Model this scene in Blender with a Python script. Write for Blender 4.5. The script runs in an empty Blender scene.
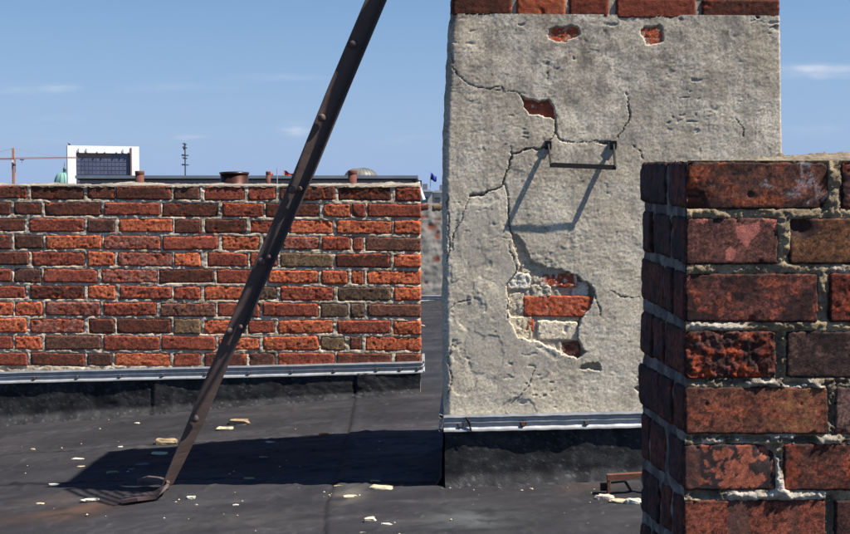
import bpy, math, random
import numpy as np
from mathutils import Vector
random.seed(7)
rng = np.random.RandomState(11)
scene = bpy.context.scene
COL = scene.collection

# ------------------------------------------------------------------ camera
FPX, PCX, PCY, YH = 1300.0, 425.0, 267.0, 200.0      # photo pixels
TH = math.atan((PCY - YH) / FPX)
cam_d = bpy.data.cameras.new("camera")
cam_d.sensor_width = 36.0
cam_d.lens = 36.0 * FPX / 850.0
cam_d.clip_start = 0.05
cam_d.clip_end = 20000
cam = bpy.data.objects.new("camera", cam_d)
cam.location = (0, 0, 0)
cam.rotation_euler = (math.pi / 2 - TH, 0, 0)
COL.objects.link(cam)
scene.camera = cam

# ------------------------------------------------------------------ sun and sky
SUN_EL = math.radians(54.5)
SUN_V = Vector((1.0, -0.305, 0)).normalized() * math.cos(SUN_EL)
SUN_V.z = math.sin(SUN_EL)
sl = bpy.data.lights.new("sun", 'SUN')
sl.energy = 5.0
sl.angle = math.radians(0.53)
sl.color = (1.0, 0.94, 0.85)
so = bpy.data.objects.new("sun", sl)
so.rotation_euler = SUN_V.to_track_quat('Z', 'Y').to_euler()
COL.objects.link(so)

world = bpy.data.worlds.new("World")
scene.world = world
world.use_nodes = True
wt = world.node_tree
wt.nodes.clear()
def N(t, typ, **kw):
    n = t.nodes.new(typ)
    for k, v in kw.items():
        setattr(n, k, v)
    return n
def mth(t, op, a, b=None, c=None):
    n = N(t, 'ShaderNodeMath', operation=op)
    for i, v in enumerate((a, b, c)):
        if v is None: continue
        if isinstance(v, (int, float)): n.inputs[i].default_value = v
        else: t.links.new(v, n.inputs[i])
    return n.outputs[0]
w_out = N(wt, 'ShaderNodeOutputWorld')
w_bg = N(wt, 'ShaderNodeBackground')
w_bg.inputs['Strength'].default_value = 0.056
sky = N(wt, 'ShaderNodeTexSky', sky_type='NISHITA')
sky.sun_disc = False
sky.sun_elevation = SUN_EL
sky.sun_rotation = math.atan2(SUN_V.x, SUN_V.y)
sky.altitude = 50
sky.air_density = 1.0
sky.dust_density = 0.1
sky.ozone_density = 3.0
hsv = N(wt, 'ShaderNodeHueSaturation')
hsv.inputs['Saturation'].default_value = 1.3
hsv.inputs['Value'].default_value = 0.97
wt.links.new(sky.outputs[0], hsv.inputs['Color'])
tc = N(wt, 'ShaderNodeTexCoord')
sep = N(wt, 'ShaderNodeSeparateXYZ')
wt.links.new(tc.outputs['Generated'], sep.inputs[0])
ysafe = mth(wt, 'MAXIMUM', sep.outputs[1], 0.05)
az = mth(wt, 'DIVIDE', sep.outputs[0], ysafe)
el = mth(wt, 'DIVIDE', sep.outputs[2], ysafe)
comb = N(wt, 'ShaderNodeCombineXYZ')
wt.links.new(mth(wt, 'MULTIPLY', az, 22.0), comb.inputs[0])
wt.links.new(mth(wt, 'MULTIPLY', el, 95.0), comb.inputs[1])
nz = N(wt, 'ShaderNodeTexNoise')
nz.inputs['Scale'].default_value = 1.0
nz.inputs['Detail'].default_value = 6
nz.inputs['Roughness'].default_value = 0.55
wt.links.new(comb.outputs[0], nz.inputs['Vector'])
total = None
# real clouds low over the city: (azimuth tangent, elevation tangent, half width, half height, strength)
CL = [(-0.0985, 0.054, 0.0095, 0.0042, 1.5), (0.300, 0.100, 0.030, 0.0035, 0.9), (0.305, 0.094, 0.040, 0.0030, 0.5), (-0.178, 0.048, 0.011, 0.0022, 0.7),
      (-0.285, 0.061, 0.014, 0.003, 0.45), (-0.215, 0.086, 0.085, 0.0030, 0.14), (-0.278, 0.085, 0.014, 0.003, 0.40), (-0.315, 0.084, 0.02, 0.003, 0.3),
      (-0.11, 0.094, 0.05, 0.003, 0.2), (0.292, 0.054, 0.03, 0.004, 0.25), (-0.02, 0.046, 0.03, 0.003, 0.2),
      (-0.26, 0.045, 0.07, 0.003, 0.1)]
for (a0, e0, sa, se, st) in CL:
    da = mth(wt, 'DIVIDE', mth(wt, 'SUBTRACT', az, a0), sa)
    de = mth(wt, 'DIVIDE', mth(wt, 'SUBTRACT', el, e0), se)
    r2 = mth(wt, 'ADD', mth(wt, 'MULTIPLY', da, da), mth(wt, 'MULTIPLY', de, de))
    g = mth(wt, 'MULTIPLY', mth(wt, 'EXPONENT', mth(wt, 'MULTIPLY', r2, -1.0)), st)
    total = g if total is None else mth(wt, 'ADD', total, g)
nn = N(wt, 'ShaderNodeMapRange')
nn.inputs['From Min'].default_value = 0.36
nn.inputs['From Max'].default_value = 0.66
wt.links.new(nz.outputs['Fac'], nn.inputs['Value'])
# a faint veil of streaks everywhere near the horizon
veil = mth(wt, 'MULTIPLY', mth(wt, 'MULTIPLY', nn.outputs[0], 0.04),
           mth(wt, 'EXPONENT', mth(wt, 'MULTIPLY', mth(wt, 'ABSOLUTE', el), -14.0)))
cf = mth(wt, 'MINIMUM', mth(wt, 'ADD', mth(wt, 'MULTIPLY', mth(wt, 'MULTIPLY', total, nn.outputs[0]), 0.8), veil), 0.9)
mixc = N(wt, 'ShaderNodeMix', data_type='RGBA')
mixc.inputs['B'].default_value = (7.6, 8.0, 9.4, 1)
wt.links.new(cf, mixc.inputs['Factor'])
# summer city air: the clear blue pales only a little towards the horizon
hz = N(wt, 'ShaderNodeMix', data_type='RGBA')
hz.inputs['B'].default_value = (3.15, 4.72, 8.1, 1)
ez = mth(wt, 'MULTIPLY', mth(wt, 'EXPONENT', mth(wt, 'MULTIPLY', mth(wt, 'ABSOLUTE', sep.outputs[2]), -5.0)), 0.95)
wt.links.new(ez, hz.inputs['Factor']); wt.links.new(hsv.outputs[0], hz.inputs['A'])
wt.links.new(hz.outputs['Result'], mixc.inputs['A'])
wt.links.new(mixc.outputs['Result'], w_bg.inputs['Color'])
wt.links.new(w_bg.outputs[0], w_out.inputs['Surface'])

scene.view_settings.view_transform = 'Standard'
scene.view_settings.look = 'None'
scene.view_settings.exposure = 0.76
scene.view_settings.gamma = 1.0

# ------------------------------------------------------------------ helpers
def L(r, g, b):
    out = []
    for c in (r, g, b):
        c = c / 255.0
        out.append(c / 12.92 if c <= 0.04045 else ((c + 0.055) / 1.055) ** 2.4)
    return np.array(out)
_G = rng.rand(256, 256) * 2 * np.pi
_GX, _GY = np.cos(_G), np.sin(_G)
def pn(x, y, seed=0):
    x = np.asarray(x, float) + seed * 17.31; y = np.asarray(y, float) + seed * 9.77
    xi = np.floor(x).astype(int); yi = np.floor(y).astype(int)
    fx = x - xi; fy = y - yi
    u = fx ** 3 * (fx * (fx * 6 - 15) + 10); v = fy ** 3 * (fy * (fy * 6 - 15) + 10)
    def g(a, b, dx, dy):
        a = a & 255; b = b & 255
        return _GX[a, b] * dx + _GY[a, b] * dy
    n00 = g(xi, yi, fx, fy); n10 = g(xi + 1, yi, fx - 1, fy)
    n01 = g(xi, yi + 1, fx, fy - 1); n11 = g(xi + 1, yi + 1, fx - 1, fy - 1)
    return ((n00 * (1 - u) + n10 * u) * (1 - v) + (n01 * (1 - u) + n11 * u) * v) * 1.5
def fbm(x, y, seed=0, oct=4, gain=0.5):
    s = 0; a = 1; f = 1
    for i in range(oct):
        s = s + a * pn(x * f, y * f, seed + i * 3.7); a *= gain; f *= 2.03
    return s
def sstep(a, b, x):
    t = np.clip((x - a) / (b - a), 0, 1)
    return t * t * (3 - 2 * t)
def lerp3(c1, c2, t):
    t = np.asarray(t)[..., None]
    return c1 * (1 - t) + c2 * t
def ray(px, py):
    u = (px - PCX) / FPX; v = -(py - PCY) / FPX
    return np.array([u, math.cos(TH) + v * math.sin(TH), -math.sin(TH) + v * math.cos(TH)])
def at(px, py, Y):                       # point seen at a pixel, at distance Y
    r = ray(px, py); return r * (Y / r[1])
class Frame:
    def __init__(s, O, U, V=(0, 0, 1)):
        s.O = np.array(O, float); s.U = np.array(U, float); s.U /= np.linalg.norm(s.U)
        s.V = np.array(V, float); s.N = np.cross(s.U, s.V); s.quads = []
    def p(s, u, v, h=0):
        u = np.asarray(u, float); v = np.asarray(v, float); h = np.asarray(h, float) + 0 * u
        return s.O + u[..., None] * s.U + v[..., None] * s.V + h[..., None] * s.N
    def pix(s, px, py, h=0.0):
        r = ray(px, py); O = s.O + h * s.N
        t = np.dot(O, s.N) / np.dot(r, s.N)
        q = r * t - s.O
        return np.array([np.dot(q, s.U), np.dot(q, s.V)])
def seg_dist(U, V, poly, closed=False):
    """distance of grid points to a polyline, and the running parameter of the nearest point"""
    P = np.array(poly, float)
    if closed: P = np.vstack([P, P[:1]])
    best = np.full(U.shape, 1e9)
    for a, b in zip(P[:-1], P[1:]):
        d = b - a; L2 = max(d @ d, 1e-12)
        t = np.clip(((U - a[0]) * d[0] + (V - a[1]) * d[1]) / L2, 0, 1)
        best = np.minimum(best, np.hypot(U - a[0] - t * d[0], V - a[1] - t * d[1]))
    return best
def inside(U, V, poly):
    P = np.array(poly, float); r = np.zeros(U.shape, bool); n = len(P)
    for i in range(n):
        x1, y1 = P[i]; x2, y2 = P[(i + 1) % n]
        c = ((y1 > V) != (y2 > V)) & (U < (x2 - x1) * (V - y1) / ((y2 - y1) if y2 != y1 else 1e-12) + x1)
        r ^= c
    return r

def mesh_obj(name, verts, faces, mat, parent=None, col=None, smooth=True, loc=None):
    verts = np.asarray(verts, float)
    me = bpy.data.meshes.new(name)
    if loc is not None: verts = verts - np.array(loc)
    me.from_pydata(verts.tolist(), [], faces if isinstance(faces, list) else faces.tolist())
    if smooth: me.polygons.foreach_set('use_smooth', [True] * len(me.polygons))
    if col is not None:
        c = np.ones((len(verts), 4), np.float32); c[:, :3] = col
        a = me.color_attributes.new('col', 'FLOAT_COLOR', 'POINT')
        a.data.foreach_set('color', c.ravel())
    me.materials.append(mat)
    me.update()
    o = bpy.data.objects.new(name, me)
    if loc is not None: o.location = loc
    COL.objects.link(o)
    if parent is not None: o.parent = parent
    return o
def grid_faces(nu, nv, off=0, flip=False):
    i = np.arange(nu - 1)[:, None]; j = np.arange(nv - 1)[None, :]
    a = (i * nv + j + off).ravel(); b = ((i + 1) * nv + j + off).ravel()
    c = b + 1; d = a + 1
    return np.stack([a, d, c, b] if flip else [a, b, c, d], 1)
def tagx(o, label=None, cat=None, group=None, kind=None):
    if label: o['label'] = label
    if cat: o['category'] = cat
    if group: o['group'] = group
    if kind: o['kind'] = kind
    return o
def thing(name, label, cat, group=None):
    o = bpy.data.objects.new(name, None); o.empty_display_size = 0.1
    COL.objects.link(o); return tagx(o, label, cat, group)

class MB:                                  # collects boxes, prisms and tubes for one mesh
    def __init__(s): s.v = []; s.f = []
    def hexa(s, P):                        # 8 corners: bottom ring 0-3, top ring 4-7
        b = len(s.v); s.v += [tuple(p) for p in P]
        s.f += [[b+0,b+3,b+2,b+1],[b+4,b+5,b+6,b+7],[b+0,b+1,b+5,b+4],[b+1,b+2,b+6,b+5],[b+2,b+3,b+7,b+6],[b+3,b+0,b+4,b+7]]
    def box(s, x0, x1, y0, y1, z0, z1):
        s.hexa([(x0,y0,z0),(x1,y0,z0),(x1,y1,z0),(x0,y1,z0),(x0,y0,z1),(x1,y0,z1),(x1,y1,z1),(x0,y1,z1)])
    def bar(s, A, B, w, t, side=(0, 1, 0)):  # rectangular bar from A to B
        A = np.array(A, float); B = np.array(B, float); d = B - A; d /= np.linalg.norm(d)
        S = np.array(side, float); S = S - d * (S @ d); S /= np.linalg.norm(S); T = np.cross(d, S)
        P = []
        for q in (A, B):
            for a, b in ((-1,-1),(1,-1),(1,1),(-1,1)):
                P.append(q + S * a * w / 2 + T * b * t / 2)
        s.hexa(P)
    def tube(s, A, B, r0, r1=None, n=12, caps=True):
        r1 = r0 if r1 is None else r1
        A = np.array(A, float); B = np.array(B, float); d = B - A; d /= np.linalg.norm(d)
        q = np.array([1, 0, 0]) if abs(d[0]) < .8 else np.array([0, 1, 0])
        S = np.cross(d, q); S /= np.linalg.norm(S); T = np.cross(d, S); b = len(s.v)
        for P, r in ((A, r0), (B, r1)):
            for k in range(n):
                a = 2 * math.pi * k / n; s.v.append(tuple(P + S * r * math.cos(a) + T * r * math.sin(a)))
        for k in range(n):
            j = (k + 1) % n; s.f.append([b + k, b + j, b + n + j, b + n + k])
        if caps:
            s.f.append([b + k for k in range(n)][::-1]); s.f.append([b + n + k for k in range(n)])
    def lathe(s, C, prof, n=20, axis='Z'):
        b = len(s.v)
        for (r, z) in prof:
            for k in range(n):
                a = 2 * math.pi * k / n
                s.v.append((C[0] + r * math.cos(a), C[1] + r * math.sin(a), C[2] + z))
        m = len(prof)
        for i in range(m - 1):
            for k in range(n):
                j = (k + 1) % n
                s.f.append([b + i*n + k, b + i*n + j, b + (i+1)*n + j, b + (i+1)*n + k])
        s.f.append([b + (m-1)*n + k for k in range(n)])
    def build(s, name, mat, parent=None, smooth=False):
        o = mesh_obj(name, np.array(s.v), s.f, mat, parent, smooth=smooth)
        return o

# ------------------------------------------------------------------ materials
def base_mat(name):
    m = bpy.data.materials.new(name); m.use_nodes = True
    t = m.node_tree; t.nodes.clear()
    o = N(t, 'ShaderNodeOutputMaterial'); b = N(t, 'ShaderNodeBsdfPrincipled')
    t.links.new(b.outputs[0], o.inputs[0])
    return m, t, b
def noise_node(t, vec, scale, detail=4, rough=0.6):
    n = N(t, 'ShaderNodeTexNoise')
    n.inputs['Scale'].default_value = scale; n.inputs['Detail'].default_value = detail
    n.inputs['Roughness'].default_value = rough
    t.links.new(vec, n.inputs['Vector']); return n.outputs['Fac']
def rng_node(t, v, a, b, c, d):
    n = N(t, 'ShaderNodeMapRange'); n.inputs['From Min'].default_value = a; n.inputs['From Max'].default_value = b
    n.inputs['To Min'].default_value = c; n.inputs['To Max'].default_value = d
    t.links.new(v, n.inputs['Value']); return n.outputs[0]
def world_vec(t):
    g = N(t, 'ShaderNodeNewGeometry'); return g.outputs['Position']
def mat_vc(name, rough=0.9, s1=60, k1=0.25, s2=400, k2=0.25, bump=0.4, bscale=220, bdist=0.002, spec=0.3, pits=0.0, color=None, bs2=None):
    """colour (vertex colour or constant) times two scales of grain; relief from noise"""
    m, t, b = base_mat(name)
    vec = world_vec(t)
    if color is None:
        a = N(t, 'ShaderNodeAttribute', attribute_name='col'); c = a.outputs['Color']
    else:
        a = N(t, 'ShaderNodeRGB'); a.outputs[0].default_value = (*color, 1); c = a.outputs[0]
    n1 = noise_node(t, vec, s1, 5, 0.6); n2 = noise_node(t, vec, s2, 3, 0.7)
    f = mth(t, 'MULTIPLY', rng_node(t, n1, 0.3, 0.7, 1 - k1, 1 + k1), rng_node(t, n2, 0.3, 0.7, 1 - k2, 1 + k2))
    vm = N(t, 'ShaderNodeVectorMath', operation='SCALE')
    t.links.new(c, vm.inputs[0]); t.links.new(f, vm.inputs['Scale'])
    t.links.new(vm.outputs[0], b.inputs['Base Color'])
    b.inputs['Roughness'].default_value = rough
    b.inputs['Specular IOR Level'].default_value = spec
    h = noise_node(t, vec, bscale, 6, 0.65)
    if bs2:
        h = mth(t, 'ADD', h, mth(t, 'MULTIPLY', noise_node(t, vec, bs2, 3, 0.6), 1.5))
    if pits:
        vo = N(t, 'ShaderNodeTexVoronoi'); vo.inputs['Scale'].default_value = bscale * 0.6
        t.links.new(vec, vo.inputs['Vector'])
        pm = rng_node(t, vo.outputs['Distance'], 0.0, 0.28, -pits, 0.0)
        sel = rng_node(t, noise_node(t, vec, bscale * 0.15, 2), 0.45, 0.6, 0, 1)
        h = mth(t, 'ADD', h, mth(t, 'MULTIPLY', pm, sel))
    bp = N(t, 'ShaderNodeBump'); bp.inputs['Strength'].default_value = bump; bp.inputs['Distance'].default_value = bdist
    t.links.new(h, bp.inputs['Height']); t.links.new(bp.outputs[0], b.inputs['Normal'])
    return m
def mat_plain(name, color, rough=0.7, metal=0.0, grain=0.12, scale=8, bump=0.0, bdist=0.01):
    m, t, b = base_mat(name)
    vec = world_vec(t)
    n1 = noise_node(t, vec, scale, 5, 0.6)
    a = N(t, 'ShaderNodeRGB'); a.outputs[0].default_value = (*color, 1)
    vm = N(t, 'ShaderNodeVectorMath', operation='SCALE')
    t.links.new(a.outputs[0], vm.inputs[0]); t.links.new(rng_node(t, n1, 0.3, 0.7, 1 - grain, 1 + grain), vm.inputs['Scale'])
    t.links.new(vm.outputs[0], b.inputs['Base Color'])
    b.inputs['Roughness'].default_value = rough; b.inputs['Metallic'].default_value = metal
    if bump:
        bp = N(t, 'ShaderNodeBump'); bp.inputs['Strength'].default_value = bump; bp.inputs['Distance'].default_value = bdist
        t.links.new(n1, bp.inputs['Height']); t.links.new(bp.outputs[0], b.inputs['Normal'])
    return m
M_BRICK = mat_vc('weathered_brick', 0.95, 120, 0.25, 330, 0.35, 0.75, 260, 0.0028, 0.15)
M_BRICKN = mat_vc('old_hard_brick', 0.82, 130, 0.35, 700, 0.45, 0.55, 520, 0.0012, 0.3)
M_MORTAR = mat_vc('lime_mortar', 0.95, 90, 0.18, 500, 0.25, 0.7, 260, 0.003, 0.2)
M_MORTARN = mat_vc('sandy_mortar', 0.95, 200, 0.3, 900, 0.4, 0.9, 600, 0.002, 0.2)
M_PLASTER = mat_vc('old_render_coat', 0.95, 150, 0.20, 420, 0.30, 0.35, 330, 0.0013, 0.15)
M_ROOF = mat_vc('bitumen_roof_felt', 0.8, 9, 0.22, 330, 0.40, 0.7, 300, 0.0022, 0.35)
M_UPST = mat_vc('slated_bitumen_upstand', 0.9, 30, 0.25, 330, 0.75, 0.8, 380, 0.003, 0.25)
M_CHIP = mat_vc('mortar_rubble', 0.95, 80, 0.15, 500, 0.2, 0.7, 300, 0.002, 0.2)

def rust_mat():
    m, t, b = base_mat('rusted_painted_iron')
    vec = world_vec(t)
    n1 = noise_node(t, vec, 14, 6, 0.7); n2 = noise_node(t, vec, 160, 4, 0.7)
    r = N(t, 'ShaderNodeValToRGB'); e = r.color_ramp.elements
    e[0].position = 0.35; e[0].color = (0.085, 0.063, 0.060, 1)
    e[1].position = 0.62; e[1].color = (0.125, 0.082, 0.070, 1)
    x = e.new(0.72); x.color = (0.20, 0.07, 0.035, 1)
    t.links.new(mth(t, 'ADD', mth(t, 'MULTIPLY', n1, 0.6), mth(t, 'MULTIPLY', n2, 0.42)), r.inputs[0])
    t.links.new(r.outputs[0], b.inputs['Base Color'])
    b.inputs['Roughness'].default_value = 0.62
    b.inputs['Specular IOR Level'].default_value = 0.35
    bp = N(t, 'ShaderNodeBump'); bp.inputs['Strength'].default_value = 0.5; bp.inputs['Distance'].default_value = 0.0015
    t.links.new(n2, bp.inputs['Height']); t.links.new(bp.outputs[0], b.inputs['Normal'])
    return m
M_RUST = rust_mat()
M_IRON = mat_plain('black_wrought_iron', (0.012, 0.009, 0.009), 0.6, 0.2, 0.4, 120, 0.4, 0.001)
M_RUSTY = mat_plain('orange_rust', (0.13, 0.05, 0.03), 0.85, 0.0, 0.4, 90, 0.5, 0.001)
M_ALU = mat_plain('mill_aluminium', (0.42, 0.42, 0.42), 0.45, 0.3, 0.22, 35, 0.15, 0.001)
M_SCREW = mat_plain('zinc_screw', (0.17, 0.16, 0.155), 0.5, 0.5, 0.3, 200)
M_BLACK = mat_plain('tar_sealant', (0.008, 0.008, 0.01), 0.6)

# ------------------------------------------------------------------ terrain of the roof
def g(X, Y):
    X = np.asarray(X, float); Y = np.asarray(Y, float)
    k = 0.25
    neg = -np.logaddexp(0, -X / k) * k
    pos = np.logaddexp(0, X / k) * k
    z = -0.895 + 0.083 * (neg + k * 0.4) + 0.02 * pos
    z = np.where(X < -4, -0.895 + 0.083 * -4 + (X + 4) * 0.03, z)
    z = z + 0.006 * fbm(X * 0.9, Y * 0.7, 3, 2)
    return z
def gp(px, py):                       # roof point seen at a pixel
    r = ray(px, py); t = 4.0
    for _ in range(30):
        q = r * t; t = t * (g(q[0], q[1]) / q[2])
    return r * t
def gz(x, y): return float(g(x, y))

def axis(parts):
    out = []
    for a, b, st in parts: out.append(np.arange(a, b, st))
    return np.unique(np.round(np.concatenate(out), 5))
ax = axis([(-14, -3, 0.5), (-3, 1.4, 0.008), (1.4, 14.01, 0.5)])
ay = axis([(-4, 3.3, 0.5), (3.3, 6.4, 0.013), (6.4, 12.9, 0.09)])
GX, GY = np.meshgrid(ax, ay, indexing='ij')
GZ = g(GX, GY)
gcol = lerp3(np.array([.016, .0158, .0195]), np.array([.032, .030, .034]), sstep(-.5, .6, fbm(GX * 1.1, GY * 2.3, 5, 4)))
# lapped seams of the roofing sheets (roof coordinates)
SEAMS = [[(-30, 457), (60, 452), (120, 447), (200, 443), (262, 441), (352, 437)],
         [(-30, 487), (60, 484), (150, 481), (240, 478), (330, 470), (448, 456)],
         [(350, 468), (400, 461), (450, 455)],
         [(356, 393), (352, 415), (347, 440), (337, 480), (326, 505), (325, 540), (322, 700)],
         [(336, 484), (390, 484), (448, 484)]]
wob = 0.006 * fbm(GX * 7, GY * 7, 8, 3)
for k, sm in enumerate(SEAMS):
    pts = [gp(*p)[:2] for p in sm]
    d = seg_dist(GX + wob, GY + wob * .6, pts)
    side = np.zeros(GX.shape)
    P = np.array(pts)
    if k in (0, 1, 2):
        yl = np.interp(GX, P[:, 0], P[:, 1]) + wob
        m = sstep(0.0, 0.006, yl - GY) * ((GX > P[0, 0]) & (GX < P[-1, 0]))
        GZ = GZ + 0.004 * m * np.exp(-np.clip(yl - GY, 0, 9) / 0.25)
    elif k == 3:
        o_ = np.argsort(P[:, 1]); xl = np.interp(GY, P[o_, 1], P[o_, 0]) + wob
        m = sstep(0, .006, GX - xl) * (GY < P[0, 1])
        GZ = GZ + 0.0045 * m * np.exp(-np.clip(GX - xl, 0, 9) / 0.25)
    GZ = GZ - 0.003 * np.exp(-(d / 0.005) ** 2)
    gcol = gcol * (1 - (0.85 if k != 3 else .8) * np.exp(-(d / (0.020 if k != 3 else .004)) ** 2))[..., None]
    gcol = gcol * (1 + 0.35 * np.exp(-((d - .04) / 0.02) ** 2) * sstep(-.3, .5, fbm(GX * 6, GY * 6, 41 + k, 3)))[..., None]
# wrinkles and low blisters
GZ = GZ + 0.0022 * fbm(GX * 4, GY * 6, 9, 3) + 0.0008 * fbm(GX * 25, GY * 25, 10, 3)
rid = np.abs(fbm(GX * 2.2 + .5 * GY, GY * 5, 21, 2)); GZ = GZ + 0.005 * np.exp(-(rid / .05) ** 2)
rid2 = np.abs(fbm(GX * 1.3 - .8 * GY, GY * 2.5 + .6 * GX, 22, 3)); GZ = GZ + 0.004 * np.exp(-(rid2 / .03) ** 2) + .006 * fbm(GX * 2.5, GY * 2, 23, 2) * .5
# dust, washed streaks and rust stains
dust = sstep(.15, .9, fbm(GX * 1.6, GY * 7, 31, 5)) * .6
gcol = lerp3(gcol, np.array([.072, .067, .069]), np.clip(dust, 0, 1) * .55)
pud = np.abs(fbm(GX * 1.5, GY * 2.6, 43, 3)); gcol = gcol * (1 + .5 * np.exp(-((pud - .1) / .02) ** 2))[..., None]
spk = sstep(.75, 1.1, fbm(GX * 55, GY * 55, 33, 2)); gcol = lerp3(gcol, np.array([.15, .14, .13]), spk * .35)
for (px, py, su, sv, cc, st) in [(72, 512, .13, .020, (.11, .056, .032), .6), (96, 506, .05, .016, (.13, .065, .036), .6),
                                 (30, 518, .2, .02, (.075, .046, .034), .4), (60, 500, .15, .02, (.09, .055, .04), .35),
                                 (250, 520, .25, .03, (.075, .066, .06), .4), (470, 520, .12, .03, (.11, .12, .12), .5),
                                 (350, 497, .05, .02, (.16, .145, .12), .7), (590, 488, .1, .02, (.08, .05, .04), .4)]:
    c = gp(px, py)
    dd = ((GX - c[0]) / su) ** 2 + ((GY - c[1]) / (sv * 4.6)) ** 2
    w = np.exp(-dd) * sstep(-.5, .5, fbm(GX * 9, GY * 14, int(px), 4) + .25) * st
    gcol = lerp3(gcol, np.array(cc), w)
# pale line of dust where the sheet meets the chimney foot
V = np.stack([GX, GY, GZ], -1).reshape(-1, 3)
roof = mesh_obj('roof', V, grid_faces(len(ax), len(ay)), M_ROOF, None, np.clip(gcol, .004, 1).reshape(-1, 3))
tagx(roof, kind='structure')
city = MB(); city.box(-9000, 9000, -9000, 9000, -23, -22)
tagx(city.build('ground', mat_plain('city_ground', (.09, .09, .08), .95, 0, .4, .02)), kind='structure')

# ------------------------------------------------------------------ brick builder
PAL = {
 'D': (L(122, 74, 60), L(152, 82, 60)), 'R': (L(166, 78, 56), L(190, 92, 60)), 'O': (L(214, 98, 54), L(232, 122, 66)),
 'K': (L(112, 78, 68), L(134, 86, 70)), 'Y': (L(160, 126, 88), L(134, 108, 78)), 'V': (L(140, 112, 86), L(112, 88, 70)),
 'P': (L(172, 86, 62), L(188, 116, 96)), 'B': (L(136, 92, 74), L(158, 100, 76)),
}
for _k, _f in (('D', .72), ('R', .92), ('O', 1.0), ('K', .8), ('Y', .9), ('V', .8), ('P', .86), ('B', .82)):
    _n = []
    for _c in PAL[_k]:
        _g = _c.mean(); _n.append((_c * .86 + _g * .14) * _f)
    PAL[_k] = tuple(_n)
def brick(parent, fr, quad, depth, step, cfn, seed, rad=.006, bev=.005, amp=.0015, wob=.0015, h0=0.0, mat=None, chip=0.5, name='brick', dents=()):
    bl, br, tr, tl = [np.array(q, float) for q in quad]
    fr.quads.append((bl, br, tr, tl))
    W = (np.linalg.norm(br - bl) + np.linalg.norm(tr - tl)) / 2; H = (np.linalg.norm(tl - bl) + np.linalg.norm(tr - br)) / 2
    nu = max(5, int(W / step) + 1); nv = max(4, int(H / step) + 1)
    s = np.linspace(0, 1, nu)[:, None] + np.zeros((1, nv)); t = np.linspace(0, 1, nv)[None, :] + np.zeros((nu, 1))
    # tighten rows at the border for the rounded edge
    x = (s - .5) * W; y = (t - .5) * H
    r = min(rad, H * .45)
    ax_ = np.abs(x) - (W / 2 - r); ay_ = np.abs(y) - (H / 2 - r)
    cm = (ax_ > 0) & (ay_ > 0)
    mx = np.maximum(ax_, ay_); hy = np.hypot(ax_, ay_) + 1e-9
    k = np.where(cm, mx / hy, 1)
    x = np.where(cm, np.sign(x) * (W / 2 - r + ax_ * k), x); y = np.where(cm, np.sign(y) * (H / 2 - r + ay_ * k), y)
    sx = seed * 1.37
    wx = wob * (.55 * fbm(x * 45 + sx, y * 45, seed % 97, 3) + .45 * pn(x * 210 + sx, y * 210, seed % 31)); wy = wob * (.55 * fbm(x * 38, y * 38 + sx, seed % 89 + 5, 3) + .45 * pn(x * 190, y * 190 + sx, seed % 37))
    edge = np.minimum(W / 2 - np.abs((s - .5) * W), H / 2 - np.abs((t - .5) * H))
    x = x + wx; y = y + wy
    h = -bev * (1 - np.clip(edge / bev, 0, 1)) ** 2
    h = h + amp * .75 * fbm(x * 75 + sx, y * 75, seed % 83, 5, .62)
    # chipped edges and broken skin
    cn = fbm(x * 30, y * 30 + sx, seed % 71 + 9, 3)
    cm2 = sstep(1.0 - chip, 1.25 - chip, cn + .5 * np.exp(-edge / .006))
    h = h - cm2 * .0025 * (1 + .5 * pn(x * 140, y * 140, seed % 61))
    for (du, dv, dr, dd) in dents:
        h = h - dd * np.exp(-(((s - du) * W / dr) ** 2 + ((t - dv) * H / dr) ** 2))
    ss = x / W + .5; tt = y / H + .5
    uv = ((1 - ss) * (1 - tt))[..., None] * bl + (ss * (1 - tt))[..., None] * br + (ss * tt)[..., None] * tr + ((1 - ss) * tt)[..., None] * tl
    tilt = (random.random() - .5) * .003; tilt2 = (random.random() - .5) * .002
    h = h + h0 + tilt * (s - .5) * 2 + tilt2 * (t - .5) * 2
    P = fr.p(uv[..., 0], uv[..., 1], h)
    c = np.clip(cfn(x, y, s, t, cm2, edge, seed), .004, 1)
    idx = np.arange(nu * nv).reshape(nu, nv)
    loop = list(idx[:, 0]) + list(idx[-1, 1:]) + list(idx[-2::-1, -1]) + list(idx[0, -2:0:-1])
    if fr_stain.get(id(fr)) is not None: c = np.clip(fr_stain[id(fr)](uv[..., 0], uv[..., 1], c), .004, 1)
    Vv = P.reshape(-1, 3); C = c.reshape(-1, 3)
    uvl = uv.reshape(-1, 2)[loop]
    back = fr.p(uvl[:, 0], uvl[:, 1], h0 - depth)
    n0 = len(Vv); Vv = np.vstack([Vv, back]); C = np.vstack([C, C[loop] * .9])
    F = grid_faces(nu, nv).tolist(); n = len(loop)
    for i in range(n):
        j = (i + 1) % n
        F.append([int(loop[j]), int(loop[i]), n0 + i, n0 + j])
    F.append([n0 + i for i in range(n)][::-1])
    return mesh_obj(name, Vv, F, mat or M_BRICK, parent, C, loc=Vv[:n0].mean(0))
fr_stain = {}
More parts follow.
